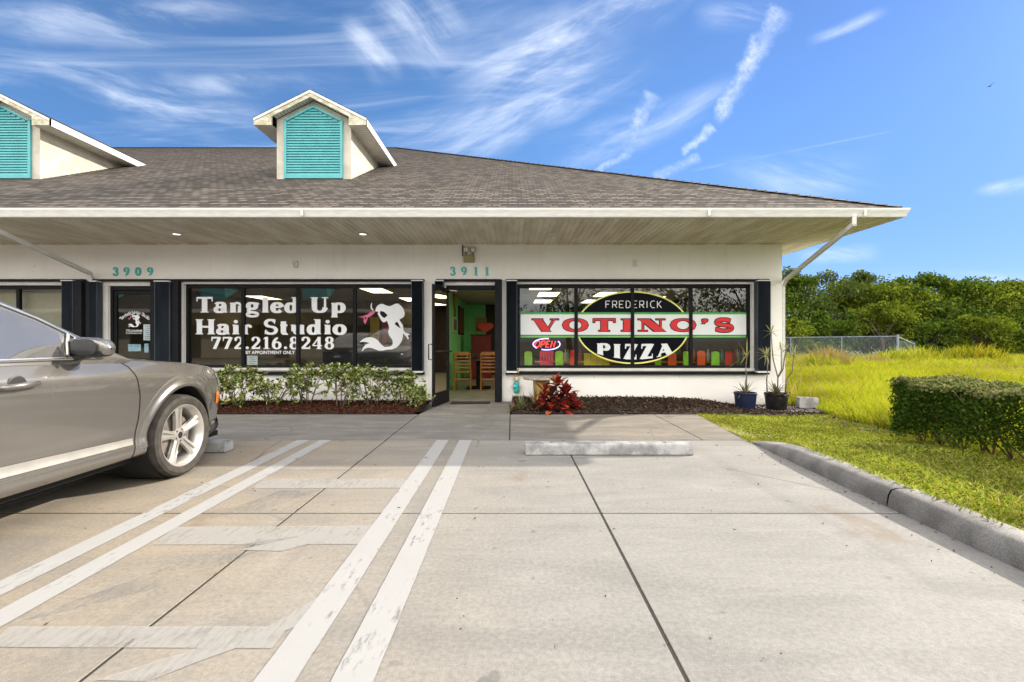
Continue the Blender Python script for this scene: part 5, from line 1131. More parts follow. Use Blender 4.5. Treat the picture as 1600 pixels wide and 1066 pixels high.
x, _ = P(836, 640, 8.5); strap_plant("bromeliad", "narrow dark spiky plant between croton and wall", x, 8.5, .04, 22, .45, .022, M_STRAP, 5, None, 85, 45)
x, _ = P(896, 640, 8.3); strap_plant("bromeliad", "spiky green plant right of the croton", x, 8.3, .04, 30, .38, .022, M_STRAP, 6)
# cable spool table
x, zt2 = P(846, 589, 8.75); sp_ = thing("spool_table", "weathered wooden cable spool table beneath the pizza window", "table", (x, 8.75, .03))
MB().lathe([(0, zt2), (.335, zt2), (.345, zt2-.012), (.345, zt2-.035), (.33, zt2-.045), (0, zt2-.045)], (x, 8.75, 0), n=40).build("table_top", mat("grey_wood", (.36, .33, .29), (.22, .195, .165), 5, .85, .4, 40, stretch=(1, 9, 1)), sp_, smooth=35)
mb = MB()
for i in range(14):
    a0, a1 = 2*pi*i/14, 2*pi*(i+.94)/14; r0, r1 = .155, .135
    q = lambda a, r, z: (x + r*cos(a), 8.75 + r*sin(a), z)
    mb.hexa([q(a0, r0, .05), q(a1, r0, .05), q(a1, r1, .05), q(a0, r1, .05), q(a0, r0, zt2-.045), q(a1, r0, zt2-.045), q(a1, r1, zt2-.045), q(a0, r1, zt2-.045)])
mb.build("drum", mat("pine_wood", (.66, .40, .13), (.50, .27, .08), 6, .7, stretch=(4, 4, .6)), sp_); MB().lathe([(0, .03), (.33, .03), (.33, .07), (0, .07)], (x, 8.75, 0), n=40).build("base", M_TWIG, sp_)
MB().lathe([(.03, zt2+.001), (.036, zt2+.003), (.04, zt2+.001)], (x, 8.75, 0), n=14).build("ring", M_BLACK, sp_)
# rabbit ornament hanging on the wall
x, _ = P(807, 600, YW-.05); kk = YW/F; RB = thing("rabbit_ornament", "cream rabbit ornament in a turquoise outfit hanging on the wall by the door", "ornament", (x, YW-.06, Z(600)))
zz = lambda v: Z(v); yr = YW-.055
def ell(c, r, n=12): return [(r[0]*sin(pi*i/n), c - r[0]*0 - r[1]*cos(pi*i/n)) for i in range(n+1)]
MB().lathe(ell(zz(592.5), (.058, .060)), (x, yr, 0), n=16).build("head", mat("cream_plaster", (.62, .50, .36), (.45, .33, .22), 20, .8), RB, smooth='all')
for s, dx_ in ((-1, -.032), (1, .030)): MB().tube([(x+dx_*.5, yr, zz(588)), (x+dx_*1.2, yr-.01, zz(582)), (x+dx_*1.7, yr, zz(575))], [.016, .024, .007], 8).build("ear", MATS["cream_plaster"], RB, smooth='all')
MB().lathe([(0, zz(611)), (.052, zz(611)), (.062, zz(604)), (.045, zz(597)), (.02, zz(596)), (0, zz(596))], (x, yr, 0), n=16).build("body", mat("turquoise", (.03, .40, .42), (.02, .30, .33), 12, .5), RB, smooth=50)
MB().lathe(ell(zz(603.5), (.040, .036)), (x-.035, yr-.045, 0), n=14).build("egg", mat("sky_blue", (.08, .52, .62), None, 8, .4), RB, smooth='all')
MB().lathe([(0, zz(613.5)), (.050, zz(613.5)), (.054, zz(611)), (0, zz(611))], (x, yr, 0), n=14).build("foot", mat("leaf_green", (.04, .32, .08)), RB)
for s in (-1, 1): MB().tube([(x+s*.05, yr, zz(598)), (x+s*.085, yr-.02, zz(603)), (x+s*.07, yr-.05, zz(606))], [.014, .013, .012], 7).build("arm", MATS["cream_plaster"], RB, smooth='all')
# pots with dracaenas on the small slab at the corner
M_POT = mat("black_plastic", (.006, .006, .008), (.018, .015, .013), 12, .5, spec=.2); M_POTB = mat("navy_plastic", (.010, .016, .045), (.015, .02, .05), 9, .4, spec=.25)
M_DEAD = leafmat("dead_leaf", [(.20, .15, .11), (.08, .065, .05), (.30, .22, .16), (.13, .15, .07), (.10, .11, .05)], .8, .1); M_DRAC = leafmat("dracaena_leaf", [(.28, .30, .12), (.38, .36, .19), (.20, .24, .08), (.42, .40, .26)], .5, .25, (.5, .5, .2))
SLZ = -.045
sl = MB().prism([(4.05, 8.62, SLZ), (5.52, 8.42, SLZ), (5.62, 9.0, SLZ), (5.36, 9.415, SLZ), (4.15, 9.415, SLZ)], (0, 0, -.12)).build("concrete_pad", M_KERB, None, bevel=.01); structure(sl, "small concrete pad at the building corner carrying two pots", "concrete pad")
def pot(label, u_, yy, wpx, vtop, mt_, canes, seed, tufts, rim_n):
    x = (u_-800)*yy/F; r = wpx*yy/F/2; zt2 = CAMZ + (533-vtop)*yy/F; h = zt2 - SLZ
    t_ = thing("potted_plant", label, "potted plant", (x, yy, SLZ))
    MB().lathe([(0, SLZ+.002), (r*.82, SLZ+.002), (r*.86, SLZ+.02), (r*.97, zt2-.05), (r*1.0, zt2-.045), (r*1.03, zt2-.01), (r*1.0, zt2), (r*.95, zt2), (r*.92, zt2-.06), (0, zt2-.05)], (x, yy, 0), n=36).build("pot", mt_, t_, smooth=30)
    strap_plant("dead_leaves", None, x, yy, zt2-.03, rim_n, r*1.75, .030, M_DEAD, seed, t_, 75, 0)
    st = MB(); lv = []
    for path, n_, ln in canes:
        pts = [((pu-800)*yy/F + 0.0, yy + dy_, CAMZ + (533-pv)*yy/F) for pu, pv, dy_ in path]
        st.tube(pts, [.013 - .005*i/(len(pts)-1) for i in range(len(pts))], 7)
        if n_: strap_plant("foliage", None, *pts[-1], n_, ln, .020, M_DRAC, seed + len(lv), t_, 80, -25); lv.append(1)
    st.build("stem", M_TWIG, t_, smooth='all')
pot("navy plastic pot holding one thin bare cane plant by the wall", 1164.5, 8.80, 33, 613, M_POTB, [([(1166, 622, 0), (1166.5, 590, 0), (1166, 575, .02), (1167, 556, 0)], 9, .40)], 21, 1, 26)
pot("black soil streaked pot holding branching cane plants at the wall corner", 1213, 8.72, 34, 614, M_POT, [([(1199, 622, 0), (1197, 592, -.02), (1199.5, 583, 0), (1198.5, 556, 0)], 24, .30), ([(1215, 622, 0), (1215.5, 590, 0), (1209, 562, .02), (1206.5, 545, 0), (1204, 520, -.02)], 11, .22),
     ([(1215.5, 590, 0), (1221, 578, 0), (1220.5, 545, 0)], 8, .16), ([(1217, 588, .0), (1226, 577, .05), (1228, 560, .05), (1229, 545, 0)], 12, .2), ([(1229, 622, .05), (1231, 594, .05), (1238, 580, 0), (1240, 556, 0)], 22, .32)], 31, 1, 46)
bk = MB(); bx0, bx1 = 5.30, 5.62; y0 = 8.75; z0 = SLZ + .012
bk.box(bx0, bx1, y0, y0+.03, z0, z0+.19); bk.box(bx0, bx1, y0+.17, y0+.20, z0, z0+.19); bk.box(bx0, bx0+.03, y0+.03, y0+.17, z0, z0+.19); bk.box(bx1-.03, bx1, y0+.03, y0+.17, z0, z0+.19); bk.box((bx0+bx1)/2-.015, (bx0+bx1)/2+.015, y0+.03, y0+.17, z0, z0+.19)
bk.v = [tuple(Matrix.Rotation(-.25, 4, 'Z') @ Vector((a-5.46, b-8.85, c)) + Vector((5.56, 8.86, 0))) for a, b, c in bk.v]
tag(bk.build("concrete_block", M_STOP, None, bevel=.006), "pale hollow concrete block behind the black pot at the corner", "concrete block")
pv_ = MB().box(-.26, .26, -.2, .2, -.14, 0).build("paver", mat("dark_paver", (.10, .095, .085), (.05, .048, .042), 9, .9, .6, 60), None, bevel=.012); pv_.location = (5.66, 8.66, SLZ+.012); pv_.rotation_euler = (0, 0, -.2); tag(pv_, "dark weathered paver under the pale block at the corner", "paver")

# wheel stops
def wheel_stop(x, y, L_, label):
    pr = [(-.085, .004), (-.072, .105), (-.055, .125), (.055, .125), (.072, .105), (.085, .004)]
    o = MB().prism([(-L_/2, a, b) for a, b in pr], (L_, 0, 0)).build("wheel_stop", M_STOP, None, bevel=.012); o.location = (x, y, 0); tag(o, label, "wheel stop")
    for s in (-1, 1): MB().lathe([(0, .1275), (.016, .1275), (.018, .1255)], (s*L_*.34, 0, 0), n=10).build("bolt", M_DIRT, o)
    return o
wheel_stop(1.04, 5.09, 1.80, "white weathered concrete wheel stop before the pizza shop")
wheel_stop(-4.02, 5.20, 1.80, "concrete wheel stop mostly hidden behind the car's front wheel")
# hedge
hd = thing("clipped_hedge", "clipped dense dark green hedge with pale top beside the lawn", "hedge", (5.05, 3.6, 0))
rn = np.random.default_rng(21); n = 60000
def hedge_xy(t, s): y = 5.86 - 7.3*t; return 4.78 + .085*(y-4) + .17 + s*.36, y
t = rn.random(n)**1.3; face = rn.random(n)
s = np.where(face < .45, -1 + .15*rn.random(n)**2, np.where(face < .85, rn.uniform(-1, 1, n), 1 - .1*rn.random(n)))
zr_ = np.where((face >= .45) & (face < .85), 1 - .10*rn.random(n)**1.5, rn.random(n)**.8)
x, y = hedge_xy(t, s*.97); lump = .055*np.sin(y*7.3 + zr_*4) + .045*np.sin(y*3.1 - x*9) + rn.normal(size=n)*.022
zl = gz_np(x, y); top = .745 + .02*np.sin(y*5) + .012*np.sin(y*13+1)
x = x + lump*np.where(np.abs(s) > .7, 1, .3) - np.where(s < 0, .05*(zr_-.4), 0); z = zl + .10 + (top - .10 - zl)*zr_ + lump*.4
keep = ~((zr_ < .18) & (rn.random(n) < .5 - 2.4*zr_)); keep &= ~((np.sin(y*4.3+2)*np.sin(zr_*6+y*2) > .72) & (zr_ < .7) & (rn.random(n) < .65))
e_n = int(n*.07); 
x, y, z, zr_ = x[keep], y[keep], z[keep], zr_[keep]
ex = rn.uniform(-1, 1, e_n); hx_, hy_ = hedge_xy(np.zeros(e_n), ex); ez = rn.random(e_n)**.7
x = np.concatenate([x, hx_]); y = np.concatenate([y, hy_ + rn.normal(size=e_n)*.05]); z = np.concatenate([z, .10 + (.745-.10)*ez]); zr_ = np.concatenate([zr_, ez])
n = len(x); D = rn.normal(size=(n, 3)); D[:, 2] += .5
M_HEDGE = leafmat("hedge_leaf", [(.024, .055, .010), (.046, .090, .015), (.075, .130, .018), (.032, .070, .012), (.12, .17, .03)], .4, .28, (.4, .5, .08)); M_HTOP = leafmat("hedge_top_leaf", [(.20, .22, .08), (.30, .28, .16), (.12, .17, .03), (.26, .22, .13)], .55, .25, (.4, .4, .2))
tp_ = zr_ > .93  # topmost leaves get the paler colours
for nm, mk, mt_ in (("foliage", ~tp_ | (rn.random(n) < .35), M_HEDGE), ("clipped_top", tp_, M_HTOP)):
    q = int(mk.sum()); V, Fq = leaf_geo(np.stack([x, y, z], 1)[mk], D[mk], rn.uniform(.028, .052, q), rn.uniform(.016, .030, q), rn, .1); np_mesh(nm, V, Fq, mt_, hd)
st = MB(); rg = random.Random(9)
for i in range(46):
    tt = (i + rg.random())/46; xa, ya = hedge_xy(tt, rg.uniform(-.35, .35)); zb = gz(xa, ya) - .02
    for j in range(4):
        q = Vector((xa, ya, zb)); e = Vector((xa + rg.uniform(-.36, .28), ya + rg.uniform(-.28, .28), zb + rg.uniform(.42, .72))); st.tube([q, q.lerp(e, .5) + Vector((rg.uniform(-.05, .05), rg.uniform(-.05, .05), -.03)), e], [.009, .006, .003], 5)
st.build("stem", mat("hedge_twig", (.20, .11, .07), (.12, .07, .05), 9, .85), hd, smooth='all')
# rocks and bare rubble at the mown edge, leaf scraps on the lot, weeds in the joint
n = 420; t = rng.random(n); x = 5.3 - .5*t*0 + rng.normal(size=n)*.16 + .0*t; y = 8.35 - 2.0*t**.8; x = x - .05 + .08*(y-7.5); D = rng.normal(size=(n, 3)); D[:, 2] *= .2
V, Fq = leaf_geo(np.stack([x, y, gz_np(x, y) + .004], 1), D, rng.uniform(.03, .10, n), rng.uniform(.02, .06, n), rng, 0); tag(np_mesh("leaf_litter", V, Fq, M_DEAD), "dead leaves and bark along the mown lawn edge", "litter", kind='stuff')
n = 130; x = rng.uniform(-3.0, 2.7, n); y = 1.8 + rng.random(n)**1.4*4; kq = rng.random(n) < .45; y = np.where(kq, rng.uniform(1.8, 5.2, n), y); x = np.where(kq, 2.575 + .0525*y - rng.random(n)**2*.28 - .02, x); D = rng.normal(size=(n, 3)); D[:, 2] = .05
V, Fq = leaf_geo(np.stack([x, y, np.full(n, .007)], 1), D, rng.uniform(.010, .034, n), rng.uniform(.005, .013, n), rng, -.1); tag(np_mesh("fallen_leaves", V, Fq, leafmat("scrap_leaf", [(.09, .055, .03), (.16, .10, .05), (.05, .04, .03), (.22, .16, .08)], .8, 0)), "scattered brown leaf scraps on the lot", "leaves", kind='stuff')
n = 420; cl_ = rng.choice([2.15, 2.45, 2.72, 2.95, 3.18, 3.45, 3.9], n, p=[.08, .2, .14, .18, .2, .14, .06]); y = cl_ + rng.normal(size=n)*.13; x = -1.55 + rng.normal(size=n)*.010
V, Fq = blades(np.stack([x, y, np.full(n, -.02)], 1), rng.uniform(.015, .032, n), rng.uniform(.003, .006, n), rng, 1.2); tag(np_mesh("joint_weeds", V, Fq, leafmat("joint_weed", [(.13, .12, .03), (.20, .15, .06), (.10, .13, .03)], .7, .2)), "small weeds and moss growing in the long lot joint", "weeds", kind='stuff')

# ------------------------------------------------------------------ fence
M_GALV = mat("galvanised", (.24, .285, .33), (.18, .22, .26), 3, .6, metal=.2)
fn = thing("wire_fence", "grey chain link fence with steel posts in front of the trees", "fence", (17, 30, 0))
YF = 30.0
def fpost(p, h, r): MB().tube([(p[0], p[1], -.15), (p[0], p[1], h)], r, 8).build("post", M_GALV, fn, smooth=True)
def frun(a, b, ha, hb, np_, posts=True):
    a, b = Vector((*a, 0)), Vector((*b, 0)); L_ = (b-a).length; d = (b-a)/L_
    MB().tube([(a.x, a.y, ha), (b.x, b.y, hb)], .03, 6).build("rail", M_GALV, fn, smooth=True)
    w_ = MB(); s = -1.4; sp2 = .11; wr = .0052; base = -.02
    while s < L_:
        for dr in (1, -1):
            s0, s1 = (s, s+1.45) if dr > 0 else (s+1.45, s); z0, z1 = base, (ha+hb)/2
            q0, q1 = s0, s1; za, zb_ = z0, z1
            lo_, hi_ = 0, L_
            def cut(q0, za, q1, zb_):
                if q0 > q1: q0, za, q1, zb_ = q1, zb_, q0, za
                if q1 <= lo_ or q0 >= hi_: return None
                if q0 < lo_: za += (zb_-za)*(lo_-q0)/(q1-q0); q0 = lo_
                if q1 > hi_: zb_ = za + (zb_-za)*(hi_-q0)/(q1-q0); q1 = hi_
                return q0, za, q1, zb_
            c = cut(q0, za, q1, zb_)
            if c: p, q = a + d*c[0], a + d*c[2]; w_.quad((p.x, p.y, c[1]-wr), (q.x, q.y, c[3]-wr), (q.x, q.y, c[3]+wr), (p.x, p.y, c[1]+wr))
        s += sp2
    w_.build("wire_mesh", M_GALV, fn, recalc=False)
    for i in range(np_): p = a + d*L_*i/np_; fpost(p, ha + (hb-ha)*i/np_ + .03, .03)
Lc, Rc = (14.5, YF+6), (24.6, YF)
frun(Lc, Rc, 1.42, 1.52, 4); fpost(Rc, 1.62, .07); frun(Rc, (29.5, YF+4.5), 1.50, .98, 1); fpost((29.5, YF+4.5), 1.1, .05)
# ------------------------------------------------------------------ trees beyond the fence
M_BARK = mat("bark", (.075, .058, .045), (.045, .036, .028), 10, .9, .6, 30)
def crown_cols(k_): return {0: [(.026, .058, .011), (.050, .098, .016), (.085, .145, .022), (.15, .20, .035), (.038, .076, .014)], 1: [(.05, .09, .012), (.10, .15, .018), (.16, .21, .024), (.22, .25, .04), (.07, .115, .018)], 2: [(.05, .085, .025), (.09, .13, .04), (.14, .175, .055), (.045, .075, .02)]}[k_]
M_CROWN = [leafmat(f"tree_leaf_{i}", crown_cols(i), .45, .30, (.4, .5, .08), patchy=.18, pscale=.35) for i in range(3)]
def tree(name, label, x, y, h, r, kind, seed, n_leaf=5200, z0=-.2, low=.12, leaf=(.20, .40), group=None, gap=.0):
    rg = random.Random(seed); rn = np.random.default_rng(seed); root = thing(name, label, "tree", (x, y, z0), group)
    tr = MB(); th = h*.38; tr.tube([(x, y, z0), (x + rg.uniform(-.2, .2), y, th*.5), (x + rg.uniform(-.3, .3), y + rg.uniform(-.3, .3), th)], [.05 + r*.05, .04 + r*.04, .03 + r*.028], 8)
    cl_ = []
    for i in range(30):
        a = rg.uniform(0, 2*pi); zf = rg.random()**.75; rr = r*(.35 + .65*math.sqrt(max(0, 1-(zf*1.02-.32)**2*1.25)))*rg.uniform(.55, 1)
        c = Vector((x + cos(a)*rr, y + sin(a)*rr*.8, h*(low + (1-low)*zf*.96))); cl_.append((c, r*rg.uniform(.20, .36)))
        if i < 12: b0 = Vector((x, y, th*rg.uniform(.5, 1))); tr.tube([b0, b0.lerp(c, .5) + Vector((0, 0, .15*r)), c], [.03 + r*.014, .02 + r*.008, .012], 5)
    for i in range(8): cl_.append((Vector((x + rg.uniform(-.8, .8)*r, y + rg.uniform(-.3, .3)*r, h*rg.uniform(.93, 1.04))), r*rg.uniform(.10, .18)))
    tr.build("trunk", M_BARK, root, smooth='all')
    per = n_leaf // len(cl_); Ps = []
    for c, rad in cl_:
        q = rn.normal(size=(per, 3)); q /= np.linalg.norm(q, axis=1, keepdims=True); q *= (rad * rn.random(per)**.45)[:, None] * np.array([1.25, 1.1, .75]); Ps.append(np.array(tuple(c)) + q)
    Pn = np.concatenate(Ps); Pn[:, 2] = np.maximum(Pn[:, 2], z0 + .2); n = len(Pn); D = rn.normal(size=(n, 3)); D[:, 2] -= .1
    V, Fq = leaf_geo(Pn, D, rn.uniform(leaf[0], leaf[1], n), rn.uniform(leaf[0]*.5, leaf[1]*.5, n), rn, .25); np_mesh("crown", V, Fq, M_CROWN[kind], root)
    return root
gt = "trees beyond the wire fence"
TL = [(22.0, 41, 7.7, 4.6, 0, "dense dark green tree rising beside the building corner beyond the fence"), (27.5, 42, 8.1, 4.8, 2, "broad grey green feathery tree behind the middle of the fence"), (32.5, 41, 7.2, 4.4, 1, "lighter green tree behind the fence corner post"),
      (37.5, 42, 7.5, 4.6, 0, "dark green tree right of the fence corner"), (42.5, 42, 7.4, 4.6, 1, "yellow green tree in the right part of the tree line"), (47.5, 42.5, 6.9, 4.4, 2, "grey green tree at the far right of the tree line"), (53, 43, 6.6, 4.6, 0, "dark green tree cut by the right edge of the picture"),
      (25.0, 46, 7.9, 5, 0, "tall dark tree peeking over the left trees"), (35.0, 46.5, 7.8, 5, 2, "tall grey green tree peeking over the middle trees"), (45, 47, 7.6, 5, 0, "tall dark tree peeking over the right trees"), (17.5, 42, 7.2, 4.4, 0, "dark tree mostly hidden behind the building")]
for i, (x, y, h, r, kd, lab) in enumerate([(q[0], q[1], q[2]*.825*(1 + .05*math.sin(q[0]*1.7)), *q[3:]) for q in TL]): tree("broadleaf_tree", lab, x, y, h, r, kd, 100+i, 9500, group=gt, low=.0)
gb = "bushes along the foot of the trees"
for i, (x, y, h, r, kd, lab) in enumerate(((20.5, 36, 2.9, 2.3, 1, "light green bush behind the left end of the fence"), (24.5, 36.5, 3.3, 2.2, 0, "dark bush behind the middle of the fence"), (28.6, 36.5, 3.9, 2.3, 1, "bright green bush just behind the fence corner"), (32.4, 36.5, 2.6, 2.0, 0, "dark low bush right of the fence"),
      (36.0, 36, 2.9, 2.2, 1, "yellow green bush at the foot of the right trees"), (40.2, 36.5, 3.0, 2.3, 0, "dark bush at the foot of the far right trees"), (44.5, 37, 3.1, 2.4, 2, "grey green bush near the right edge of the picture"))):
    tree("bush", lab, x, y, h, r, kd, 150+i, 5000, group=gb, low=.0, leaf=(.14, .28))
# bird
b = MB(); x, z = P(1546, 135, 40); b.tube([(x-.12, 40, z), (x, 40, z-.01), (x+.14, 40, z+.01)], [.015, .04, .01], 6)
for s in (-1, 1): b.poly([(x-.05, 40, z), (x+.06, 40, z), (x+s*.05+.02, 40+s*.35, z+.08), (x-.10, 40+s*.62, z+.02)])
tag(b.build("bird", mat("bird_dark", (.03, .03, .035)), None, recalc=False), "tiny dark bird gliding in the sky at the upper right", "bird")
# ------------------------------------------------------------------ the car (local: nose toward +y, front axle at y = 0)
def carpaint(name, c, metal=.55):
    m_, t = newmat(name); pos = t.n('ShaderNodeTexCoord').outputs['Object']
    fl = t.noise(pos, 900, 1, .5); du = t.noise(pos, 2.5, 6, .65)
    b = t.n('ShaderNodeBsdfPrincipled', {'Base Color': t.mix(t.m('MULTIPLY', fl, .2), c, tuple(x*1.2 for x in c))})
    b.inputs['Metallic'].default_value = metal; t.set(b.inputs['Roughness'], t.m('ADD', .20, t.m('MULTIPLY', du, .12)))
    b.inputs['Coat Weight'].default_value = 1.0; b.inputs['Coat Roughness'].default_value = .03; out(t, b); return m_
M_PAINT = carpaint("taupe_paint", (.205, .194, .180), .70); M_PNAVY = carpaint("navy_paint", (.010, .018, .06), .4); M_PGREY = carpaint("dark_grey_paint", (.045, .048, .055), .5)
M_CGLASS = glassmat("car_glass", (.55, .62, .60), 1.8, .10)
def greyed(m_):
    """a thin grey film painted for the pale sky the glass reflects"""
    t = NT(m_.node_tree); o = next(n for n in m_.node_tree.nodes if n.type == 'OUTPUT_MATERIAL'); sh = o.inputs[0].links[0].from_socket
    pos = t.n('ShaderNodeTexCoord').outputs['Object']; k_ = t.m('ADD', .10, t.m('MULTIPLY', t.noise(pos, 3.5, 6, .6), .16))
    t.set(o.inputs[0], t.n('ShaderNodeMixShader', {0: k_, 1: sh, 2: t.n('ShaderNodeBsdfDiffuse', {0: (.42, .40, .39)})}))
greyed(M_CGLASS)  # grey laid over the glass imitates a pale sky reflection
M_CGLASSD = mat("dark_mirror", (.02, .022, .025), None, 5, .08, coat=1.0)
M_RUB = mat("tyre_rubber", (.062, .055, .048), (.040, .036, .031), 14, .8, .3, 120, spec=.25); M_ALLOY = mat("alloy", (.66, .64, .60), (.55, .53, .50), 5, .32, metal=.75, coat=.4); M_CHROME = mat("chrome", (.85, .85, .85), None, 3, .14, metal=1.0)
M_SATIN = mat("satin_trim", (.50, .485, .455), None, 4, .35, metal=.7); M_PLAST = mat("dark_plastic", (.02, .02, .022), None, 8, .55); M_GAP = mat("gap_dark", (.006, .006, .006), None, 8, .9); M_AMB = mat("amber_lens", (.75, .20, .02), None, 10, .25, coat=1.0)
M_HLAMP = mat("headlamp_lens", (.35, .38, .40), (.12, .13, .14), 22, .12, coat=1.0)
car = thing("parked_car", "taupe metallic suv parked with its nose toward the hair studio", "car", (0, 0, 0))
#        y     hw    zb   crease zs    zmid  zc
ST = [(.985, .44, .36, .62, .70, .74, .745), (.955, .60, .31, .68, .79, .83, .84), (.88, .735, .27, .74, .87, .91, .925), (.74, .845, .25, .81, .925, .965, .975), (.50, .935, .25, .87, .965, 1.01, 1.02),
      (.20, .98, .25, .91, 1.00, 1.045, 1.06), (-.15, .985, .255, .945, 1.035, 1.08, 1.095), (-.50, .985, .26, .965, 1.065, 1.11, 1.12), (-.9, .985, .26, .985, 1.08, 1.115, 1.12), (-1.6, .985, .26, 1.0, 1.09, 1.10, 1.10),
      (-2.4, .985, .26, 1.01, 1.095, 1.10, 1.10), (-3.0, .985, .265, 1.02, 1.10, 1.105, 1.105), (-3.5, .97, .29, 1.03, 1.10, 1.105, 1.105), (-3.85, .93, .35, 1.03, 1.09, 1.10, 1.10), (-4.05, .80, .45, .98, 1.05, 1.06, 1.06), (-4.10, .62, .52, .92, 1.0, 1.01, 1.01)]
def section(y, hw, zb, zk, zs_, zm, zc):
    a = zk - zb
    half = [(0, zb), (hw*.72, zb), (hw*.915, zb + .012), (hw*.955, zb + .05), (hw*.965, zb + a*.16), (hw*.938, zb + a*.27), (hw*.965, zb + a*.42), (hw*.995, zb + a*.68), (hw*1.0, zk - .035), (hw*.985, zk), (hw*.955, zk + (zs_-zk)*.55), (hw*.925, zs_), (hw*.86, zs_ + (zm-zs_)*.35), (hw*.45, zm), (0, zc)]
    return [(x, y, z) for x, z in half] + [(-x, y, z) for x, z in reversed(half[1:-1])]
mb = MB(); rings = [section(*s) for s in ST]; nr = len(rings[0])
for r in rings: mb.v += r
for i in range(len(rings)-1):
    for j in range(nr): mb.f.append((i*nr+j, i*nr+(j+1) % nr, (i+1)*nr+(j+1) % nr, (i+1)*nr+j))
mb.f.append(tuple(range(nr))); mb.f.append(tuple((len(rings)-1)*nr + j for j in reversed(range(nr))))
def evaluated(o):
    dg = bpy.context.evaluated_depsgraph_get(); dg.update(); return bpy.data.meshes.new_from_object(o.evaluated_get(dg))
raw = mb.build("body_raw", M_PAINT, None, smooth='all'); sm_ = raw.modifiers.new('s', 'SUBSURF'); sm_.levels = 3; sm_.render_levels = 3
me = evaluated(raw); bm_ = bmesh.new(); bm_.from_mesh(me); bvh = BVHTree.FromBMesh(bm_)
raw.modifiers.clear(); raw.data = me
cutb = MB()
for yy in (0.0, -2.99):
    cutb.lathe([(0, -1.4), (.414, -1.4), (.414, 1.4), (0, 1.4)], (0, yy, .398), 'x', 48)
cut = cutb.build("cutter", M_GAP, None, merge=1e-5)
bo = raw.modifiers.new('b', 'BOOLEAN'); bo.object = cut; bo.operation = 'DIFFERENCE'; bo.solver = 'EXACT'
me2 = evaluated(raw); bpy.data.objects.remove(raw); bpy.data.objects.remove(cut)
me2.materials.clear(); body = mesh_obj("body", me2, [M_PAINT], car); me2.polygons.foreach_set('use_smooth', [True]*len(me2.polygons))
try: me2.set_sharp_from_angle(angle=R(35))
except Exception: pass
for p in me2.polygons: p.material_index = 0
# greenhouse
GH = [(-.56, 1.085, .93, 1.10), (-.80, 1.185, .895, 1.235), (-1.05, 1.315, .855, 1.37), (-1.35, 1.455, .805, 1.515), (-1.7, 1.565, .765, 1.635), (-2.1, 1.635, .735, 1.70), (-2.6, 1.66, .72, 1.725), (-3.1, 1.64, .715, 1.705), (-3.6, 1.56, .71, 1.625), (-3.95, 1.28, .76, 1.33), (-4.08, 1.06, .78, 1.08)]
rows = []
for y, zr_, hr, zt2 in GH:
    hb_ = .925 if y > -3.7 else .86
    half = [(hb_, 1.05), (hb_ - (hb_-hr)*.5 + .012, 1.05 + (zr_-1.05)*.5), (hr + .006, zr_ - .012), (hr - .035, zr_ + (zt2-zr_)*.55), (hr*.6, zt2 - .008), (0, zt2)]
    rows.append([(x, y, z) for x, z in half] + [(-x, y, z) for x, z in reversed(half[:-1])])
gmb = MB().grid(rows); g0 = gmb.build("cabin", M_PAINT, car, smooth='all'); ss = g0.modifiers.new('s', 'SUBSURF'); ss.levels = 2; ss.render_levels = 2
meg = evaluated(g0); bmg = bmesh.new(); bmg.from_mesh(meg); gbvh = BVHTree.FromBMesh(bmg)
def hit(b, y, z, s=1):
    r = b.ray_cast(Vector((s*3, y, z)), Vector((-s, 0, 0))); return (r[0], r[1]) if r[0] is not None else (None, None)
def patch(b, lo, hi, nu, nv, off, s=1):
    """a sheet on the side surface between two curves of (y, z)"""
    def at_(c, t):
        t *= len(c)-1; i = min(int(t), len(c)-2); f = t-i; return (c[i][0]*(1-f)+c[i+1][0]*f, c[i][1]*(1-f)+c[i+1][1]*f)
    rows = []
    for i in range(nv+1):
        row = []
        for j in range(nu+1):
            a, c = at_(lo, j/nu), at_(hi, j/nu); y, z = a[0]+(c[0]-a[0])*i/nv, a[1]+(c[1]-a[1])*i/nv
            p, nn = hit(b, y, z, s)
            if p is None: p, nn = Vector((s*.97, y, z)), Vector((s, 0, 0))
            q = p + (nn if nn.x*s > 0 else -nn)*off; row.append(tuple(q))
        rows.append(row)
    return MB().grid(rows)
def on_side(b, pts, r, off, s=1, n=6, dense=10):
    ps = []
    for (a, c) in zip(pts[:-1], pts[1:]):
        for i in range(dense): f = i/dense; ps.append((a[0]+(c[0]-a[0])*f, a[1]+(c[1]-a[1])*f))
    ps.append(pts[-1]); out_ = []
    for y, z in ps:
        p, nn = hit(b, y, z, s)
        if p is None: continue
        out_.append(p + (nn if nn.x*s > 0 else -nn)*off)
    return MB().tube(out_, r, n)
WT = [(-.86, 1.135), (-1.05, 1.262), (-1.20, 1.345), (-1.40, 1.425), (-1.7, 1.505), (-2.1, 1.565), (-2.6, 1.59), (-3.1, 1.57)]
WB = [(-.80, 1.108), (-1.05, 1.108), (-1.20, 1.108), (-1.40, 1.108), (-1.7, 1.108), (-2.1, 1.108), (-2.6, 1.108), (-3.1, 1.108)]
